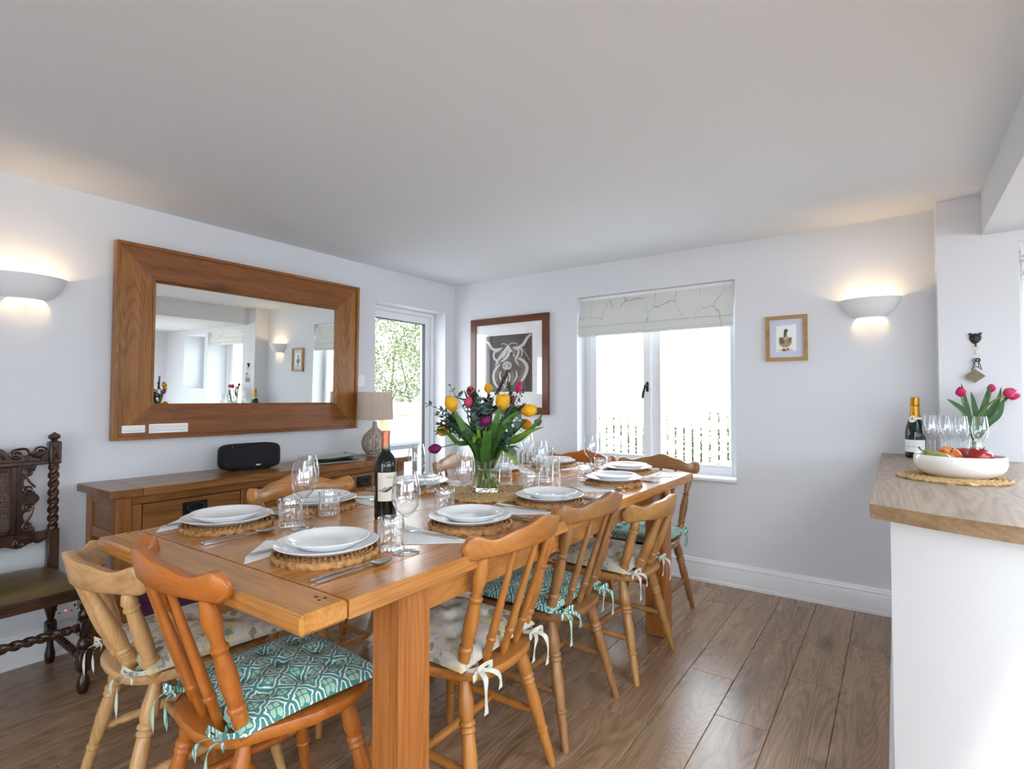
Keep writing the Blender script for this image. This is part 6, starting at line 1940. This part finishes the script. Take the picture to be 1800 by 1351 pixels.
bouquet_tulip('purple tulip at the front centre of the table bouquet', 845, 750, -0.15, (0.02, -0.35, 0.9), M['purple'], 0.044, 0.021, -0.05,
    [([mo(-0.005, -0.02), bq(838, 790, -0.09), bq(833, 765, -0.13), bq(828, 728, -0.13)], 0.010, 'leaf_lime', dict(up=UPV(-0.3, -1, 0.2))),
     ([mo(0.0, -0.02), bq(843, 800, -0.10), bq(848, 775, -0.14), bq(855, 748, -0.13)], 0.020, 'leaf_mid', dict(up=UPV(0.1, -1, 0.2)))])
bouquet_tulip('purple tulip drooping on a long stem far left of the table bouquet', 768, 785, -0.13, (-1, -0.1, -0.22), M['purple'], 0.048, 0.0185, 0.02)
bouquet_tulip('violet tulip bud far right of the table bouquet', 927, 748, -0.05, (0.75, 0, 0.65), M['violet'], 0.036, 0.014, -0.1,
    [([mo(0.02), bq(870, 782, -0.06), bq(900, 772, -0.08), bq(925, 752, -0.08), bq(944, 726, -0.08)], 0.016, 'leaf_mid', dict(up=UPV(-0.2, -0.9, 0.6))),
     ([mo(0.02), bq(872, 786, -0.07), bq(905, 768, -0.10), bq(928, 756, -0.10), bq(946, 750, -0.10)], 0.013, 'leaf_lime', dict(up=UPV(0.1, -0.6, 0.9)))])
# loose leaves with the tulips
lf_i = 0
for (nm, pts, w, mt, kw) in (
    ('long bright lime leaf hanging down at the right of the vase', [mo(0.03), bq(872, 786, -0.06), bq(884, 796, -0.09), bq(905, 818, -0.10)], 0.014, 'leaf_lime', dict(up=UPV(-0.6, -0.8, 0.3))),
    ('short curled lime leaf at the left front of the bouquet', [mo(-0.02, -0.03), bq(838, 782, -0.10), bq(828, 768, -0.14), bq(824, 778, -0.16)], 0.016, 'leaf_lime', dict(up=UPV(0, -0.6, 0.8))),
    ('broad dark green leaf rising at the right of the purple tulip', [mo(0.01, -0.02), bq(852, 790, -0.07), bq(868, 755, -0.10), bq(893, 708, -0.08)], 0.019, 'leaf_dark', dict(up=UPV(-0.2, -1, 0.3))),
    ('broad mid green leaf at the left front of the bouquet', [mo(-0.01, -0.02), bq(832, 790, -0.08), bq(818, 765, -0.12), bq(797, 735, -0.12)], 0.019, 'leaf_dark', dict(up=UPV(0.1, -1, 0.3))),
    ('upright dark leaf at the top left of the bouquet', [mo(-0.01, 0.0), bq(835, 770, 0.0), bq(820, 725, 0.0), bq(803, 684, 0.0)], 0.010, 'leaf_dark', dict(up=UPV(0, -1, 0.2))),
    ('narrow upright leaf in the middle of the bouquet', [mo(0.0, -0.01), bq(848, 770, -0.05), bq(852, 740, -0.08), bq(855, 706, -0.08)], 0.008, 'leaf_dark', dict(up=UPV(0, -1, 0.2))),
    ('broad leaf leaning left below the upper yellow tulip', [mo(-0.01, -0.02), bq(828, 782, -0.10), bq(806, 752, -0.14), bq(790, 722, -0.14)], 0.021, 'leaf_mid', dict(up=UPV(0.2, -1, 0.3))),
    ('broad leaf fanning to the right behind the purple tulip', [mo(0.0, -0.02), bq(858, 780, -0.10), bq(880, 745, -0.14), bq(902, 722, -0.13)], 0.020, 'leaf_mid', dict(up=UPV(-0.3, -1, 0.4))),
    ('tall pale-edged leaf beside the open yellow tulip', [mo(0.0, -0.02), bq(850, 775, -0.10), bq(862, 742, -0.15), bq(871, 712, -0.14)], 0.017, 'leaf_mid', dict(up=UPV(0.3, -1, 0.1))),
    ('dark leaf filling the middle of the bouquet', [mo(0.0, 0.0), bq(842, 775, -0.06), bq(838, 735, -0.09), bq(826, 700, -0.08)], 0.020, 'leaf_dark', dict(up=UPV(-0.1, -1, 0.2))),
    ('dark leaf spreading at the lower right of the bouquet', [mo(0.02, 0.0), bq(866, 782, -0.05), bq(892, 758, -0.08), bq(915, 738, -0.08)], 0.018, 'leaf_dark', dict(up=UPV(-0.2, -0.9, 0.5))),
    ('dark leaf spreading at the lower left of the bouquet', [mo(-0.02, 0.0), bq(820, 782, -0.05), bq(800, 762, -0.08), bq(780, 742, -0.08)], 0.018, 'leaf_dark', dict(up=UPV(0.2, -0.9, 0.5))),
    ('broad leaf curving forward over the vase rim', [mo(0.0, -0.03), bq(845, 790, -0.11), bq(846, 768, -0.17), bq(842, 756, -0.19)], 0.021, 'leaf_mid', dict(up=UPV(0.1, -1, 0.4))),
    ('pale leaf standing against the left vase wall', [inv(-0.045, -0.02, 0.06), inv(-0.046, -0.02, 0.13), inv(-0.045, -0.02, 0.19)], 0.012, 'leaf_mid', dict(up=UPV(0, -1, 0))),
):
    b0 = Vector(pts[0])
    o = blade(MB(), [Vector(p) - b0 for p in pts], w, **kw).build('tulip_leaf', M[mt], loc=tuple(b0))
    tag(o, nm, 'leaf', 'loose leaves in the bouquet')

# eucalyptus sprigs: stem with pairs of rounded leaves, each leaf its own part
round_leaf = MB()
def rl(u, v):
    t = v; s = 2 * u - 1
    w = 0.46 * math.sin(PI * (0.06 + 0.90 * t)) ** 0.7
    return (w * s, t, 0.10 * s * s + 0.05 * math.sin(PI * t))
round_leaf.grid(rl, 7, 9)
eu_me = {k: round_leaf.mesh('eucalyptus_leaf', M[k], True, 80) for k in ('euc', 'euc_b')}
def sprig(label, pts, n, ls, mat, droop=0.2):
    P = smooth_path(pts, 8)
    b0 = P[0]
    root = empty('eucalyptus_sprig', tuple(b0))
    MB().tube([p - b0 for p in P], [0.0018 * (1 - 0.6 * i / len(P)) for i in range(len(P))], 6).build('stem', M['sprig'], root)
    for k in range(n):
        q = 0.35 + 0.65 * k / (n - 1)
        i = min(len(P) - 2, int(q * (len(P) - 1)))
        t = (P[i + 1] - P[i]).normalized()
        for s in (-1, 1):
            sd = (t.cross(Vector((0, 0, 1))) if k % 2 else t.cross(dirv(0.3, 1, 0.2)))
            if sd.length < 0.1: sd = t.orthogonal()
            d = (t * 0.55 + sd.normalized() * s + Vector((rnd.uniform(-.3, .3), rnd.uniform(-.3, .3), rnd.uniform(-.3, .2)))).normalized()
            o = obj('leaf', eu_me[mat], root, tuple(P[i] - b0))
            o.rotation_euler = d.to_track_quat('Y', 'Z').to_euler()
            e = ls * rnd.uniform(0.75, 1.15) * (1 - 0.35 * q)
            o.scale = (e, e, e)
    tag(root, label, 'foliage', 'eucalyptus in the bouquet')
sprig('grey green eucalyptus sprig at the right front of the bouquet', [mo(0.02, -0.02), bq(862, 785, -0.09), bq(880, 765, -0.13), bq(902, 752, -0.16)], 7, 0.050, 'euc')
sprig('eucalyptus sprig hanging over the right rim of the vase', [mo(0.025, -0.02), bq(868, 785, -0.08), bq(882, 780, -0.11), bq(893, 788, -0.14)], 5, 0.046, 'euc')
sprig('bluish eucalyptus sprig rising left of centre in the bouquet', [mo(-0.005, -0.02), bq(835, 770, -0.08), bq(830, 735, -0.14), bq(836, 702, -0.13)], 8, 0.044, 'euc_b')
sprig('bluish eucalyptus sprig behind the pink tulips', [mo(-0.005, 0.0), bq(832, 760, -0.03), bq(822, 725, -0.04), bq(795, 695, -0.08)], 7, 0.042, 'euc')
sprig('thin eucalyptus tip reaching up at the top left of the bouquet', [mo(-0.01, 0.01), bq(825, 755, 0.0), bq(795, 705, 0.0), bq(777, 676, 0.0)], 6, 0.024, 'euc_b')
sprig('long thin eucalyptus sprig reaching far left over the door view', [mo(-0.015, 0.01), bq(815, 765, -0.02), bq(770, 725, -0.03), bq(735, 708, -0.04)], 8, 0.028, 'euc')
sprig('eucalyptus sprig low at the left of the bouquet', [mo(-0.02, 0.0), bq(815, 775, -0.04), bq(798, 760, -0.05), bq(785, 745, -0.08)], 6, 0.042, 'euc')
sprig('bluish eucalyptus sprig at the heart of the bouquet', [mo(0.0, -0.02), bq(845, 770, -0.10), bq(846, 730, -0.15), bq(852, 705, -0.14)], 7, 0.040, 'euc_b')
sprig('grey green eucalyptus sprig under the right yellow tulip', [mo(0.01, -0.02), bq(862, 780, -0.10), bq(885, 748, -0.14), bq(905, 735, -0.13)], 7, 0.042, 'euc')
sprig('dark eucalyptus sprig filling the lower middle of the bouquet', [mo(0.0, -0.02), bq(835, 785, -0.10), bq(818, 768, -0.14), bq(806, 760, -0.14)], 6, 0.042, 'euc')
sprig('bluish eucalyptus sprig between the pink and purple tulips', [mo(-0.01, -0.02), bq(836, 772, -0.10), bq(826, 740, -0.14), bq(818, 722, -0.13)], 7, 0.046, 'euc_b')
sprig('bluish eucalyptus sprig behind the purple tulip', [mo(0.0, -0.01), bq(842, 770, -0.07), bq(840, 735, -0.10), bq(845, 712, -0.10)], 8, 0.044, 'euc_b')
sprig('dark eucalyptus sprig behind the right leaves of the bouquet', [mo(0.01, 0.0), bq(860, 770, -0.03), bq(885, 735, -0.05), bq(895, 715, -0.04)], 8, 0.044, 'euc')
# fine dark sprigs: too many leaflets to tell apart singly
def fine_sprig(label, pts, n, ls, mat, spread):
    P = smooth_path(pts, 8)
    b0 = P[0]
    root = empty('leafy_sprig', tuple(b0))
    st = MB().tube([p - b0 for p in P], 0.0014, 5)
    lv = MB()
    for br in range(5):
        i = int((0.35 + 0.55 * br / 5) * (len(P) - 1))
        a = P[i]
        e = P[-1] + dirv(rnd.gauss(0, spread), rnd.gauss(0, spread), rnd.gauss(0, spread))
        Q = [a.lerp(e, t) + Vector((0, 0, 0.01 * math.sin(PI * t))) for t in [k / 12 for k in range(13)]]
        st.tube([p - b0 for p in Q], 0.0009, 5)
        for k in range(n):
            t = 0.25 + 0.75 * k / n
            p = a.lerp(e, t)
            d = ((e - a).normalized() * 0.6 + Vector((rnd.gauss(0, 1), rnd.gauss(0, 1), rnd.gauss(0, 1))).normalized()).normalized()
            w = d.orthogonal().normalized() * ls * 0.17
            l = d * ls * rnd.uniform(0.7, 1.2)
            lv.add([p - b0, p - b0 + l * 0.5 + w, p - b0 + l, p - b0 + l * 0.5 - w], [(0, 1, 2, 3)])
    st.build('stem', M['sprig'], root)
    o = lv.build('leaflets', mat, root, smooth=False)
    o['kind'] = 'stuff'
    tag(root, label, 'foliage', 'fine foliage in the bouquet')
fine_sprig('fine dark leafy sprig at the left edge of the bouquet', [mo(-0.01, 0.01), bq(820, 765, 0.0), bq(790, 745, -0.02), bq(768, 728, -0.03)], 34, 0.024, M['sprig'], 0.034)
fine_sprig('fine dark leafy sprig low at the left of the bouquet', [mo(-0.01, 0.01), bq(820, 770, -0.02), bq(792, 758, -0.04), bq(772, 742, -0.05)], 30, 0.024, M['sprig'], 0.028)
fine_sprig('fine leafy sprig at the top left of the bouquet', [mo(0, 0.01), bq(838, 755, 0.0), bq(828, 710, 0.0), bq(822, 682, 0.0)], 30, 0.020, M['sprig'], 0.026)
fine_sprig('fine leafy sprig at the top right of the bouquet', [mo(0.005, 0.01), bq(858, 755, 0.01), bq(884, 712, 0.01), bq(892, 690, 0.0)], 30, 0.020, M['sprig'], 0.026)
fine_sprig('dusky purple filler spray at the top centre of the bouquet', [mo(0.0, 0.01), bq(848, 755, 0.01), bq(852, 715, 0.02), bq(855, 695, -0.01)], 330, 0.012, M['filler'], 0.050)
fine_sprig('dusky filler spray in the heart of the bouquet', [mo(0.0, 0.01), bq(845, 765, -0.01), bq(848, 725, -0.03), bq(852, 712, -0.06)], 280, 0.013, M['sprig'], 0.048)
fine_sprig('dusky purple filler spray at the right of the bouquet', [mo(0.005, 0.01), bq(860, 755, 0.02), bq(890, 722, 0.02), bq(898, 712, 0.0)], 170, 0.011, M['filler'], 0.018)
# cut stems in the water
bun = empty('stem_bunch', (VX, VY, VZ))
for k in range(12):
    a = 2 * PI * k / 12
    p0 = Vector((0.040 * math.cos(a), 0.040 * math.sin(a), 0.023))
    p1 = Vector((-0.016 * math.cos(a + 0.5), -0.016 * math.sin(a + 0.5), 0.142))
    MB().tube([p0, p1, p1 + (p1 - p0) * 0.25], 0.0036, 7).build('stem', M['stem'], bun)
tag(bun, 'bundle of cut green stems standing in the water of the table vase', 'stems')

# ---- pink tulips in a small vase on the worktop
SX_, SY_ = 3.522, 3.345
sv_ = empty('bud_vase', (SX_, SY_, CZ))
tag(sv_, 'small clear vase of pink tulips on the worktop', 'vase')
MB().lathe([(0, 0.0), (0.026, 0.0), (0.030, 0.006), (0.031, 0.05), (0.026, 0.09), (0.021, 0.115), (0.024, 0.135)], 32).build('vase_wall', M['glass'], sv_)
MB().lathe([(0, 0.004), (0.028, 0.006), (0.0295, 0.05), (0.0, 0.052)], 24).build('water', wat, sv_)
def sq_(u, v, dd=0.0):
    k = 1 / 377.0
    p = Vector((SX_, SY_, 0)) + RT * ((u - 1707) * k) + FW_ * dd
    return Vector((p.x, p.y, 1.196 - (v - 700) * k))
def stulip(label, u, v, dd, d, mat, L, Wd, leaves=()):
    i = fl_i[0]; fl_i[0] += 1
    a = i * 2.1
    base = Vector((SX_ + 0.012 * math.cos(a), SY_ + 0.012 * math.sin(a), CZ + 0.008))
    mouth = Vector((SX_ + 0.008 * math.cos(a + 2), SY_ + 0.008 * math.sin(a + 2), CZ + 0.13))
    return tulip(label, base, mouth, sq_(u, v, dd), dirv(*d), mat, L, Wd, -0.02, leaves, 'pink tulips on the worktop')
sm = lambda: Vector((SX_, SY_, CZ + 0.09))
stulip('pink tulip leaning left in the worktop vase', 1680, 698, -0.02, (-0.35, -0.3, 0.9), M['deep_pink'], 0.044, 0.019,
    [([sm(), sq_(1700, 745), sq_(1692, 705), sq_(1686, 674)], 0.017, 'leaf_dark', dict(up=UPV(0.2, -1, 0.2)))])
stulip('pink tulip nodding forward in the worktop vase', 1735, 695, -0.07, (0.45, -0.6, 0.45), M['pink'], 0.044, 0.020,
    [([sm(), sq_(1716, 745), sq_(1727, 710), sq_(1737, 676)], 0.017, 'leaf_dark', dict(up=UPV(-0.2, -1, 0.2)))])
stulip('pink tulip standing highest in the worktop vase', 1742, 690, 0.01, (0.2, 0.1, 1), M['deep_pink'], 0.036, 0.015,
    [([sm(), sq_(1722, 745), sq_(1740, 718), sq_(1752, 700), sq_(1757, 680)], 0.012, 'leaf_dark', dict(up=UPV(-0.3, -1, 0.3)))])
stulip('pink tulip leaning far right in the worktop vase', 1762, 697, -0.01, (1, -0.2, 0.12), M['deep_pink'], 0.048, 0.018,
    [([sm(), sq_(1718, 748, -.03), sq_(1738, 728, -.04), sq_(1748, 702, -.04)], 0.014, 'leaf_dark', dict(up=UPV(-0.3, -1, 0.3)))])
for (nm, pts, w) in (('broad leaf bending left over the worktop glasses', [sm(), sq_(1695, 755, -0.04), sq_(1672, 722, -0.05), sq_(1645, 701, -0.05)], 0.022),
                     ('upright leaf in the middle of the worktop tulips', [sm(), sq_(1712, 745), sq_(1708, 715), sq_(1703, 688)], 0.018),
                     ('small pointed leaf at the right of the worktop tulips', [sm(), sq_(1730, 740), sq_(1760, 705), sq_(1786, 684)], 0.009)):
    b0 = Vector(pts[0])
    o = blade(MB(), [Vector(p) - b0 for p in pts], w, up=UPV(0, -1, 0.3)).build('tulip_leaf', M['leaf_dark'], loc=tuple(b0))
    tag(o, nm, 'leaf', 'loose leaves in the worktop vase')
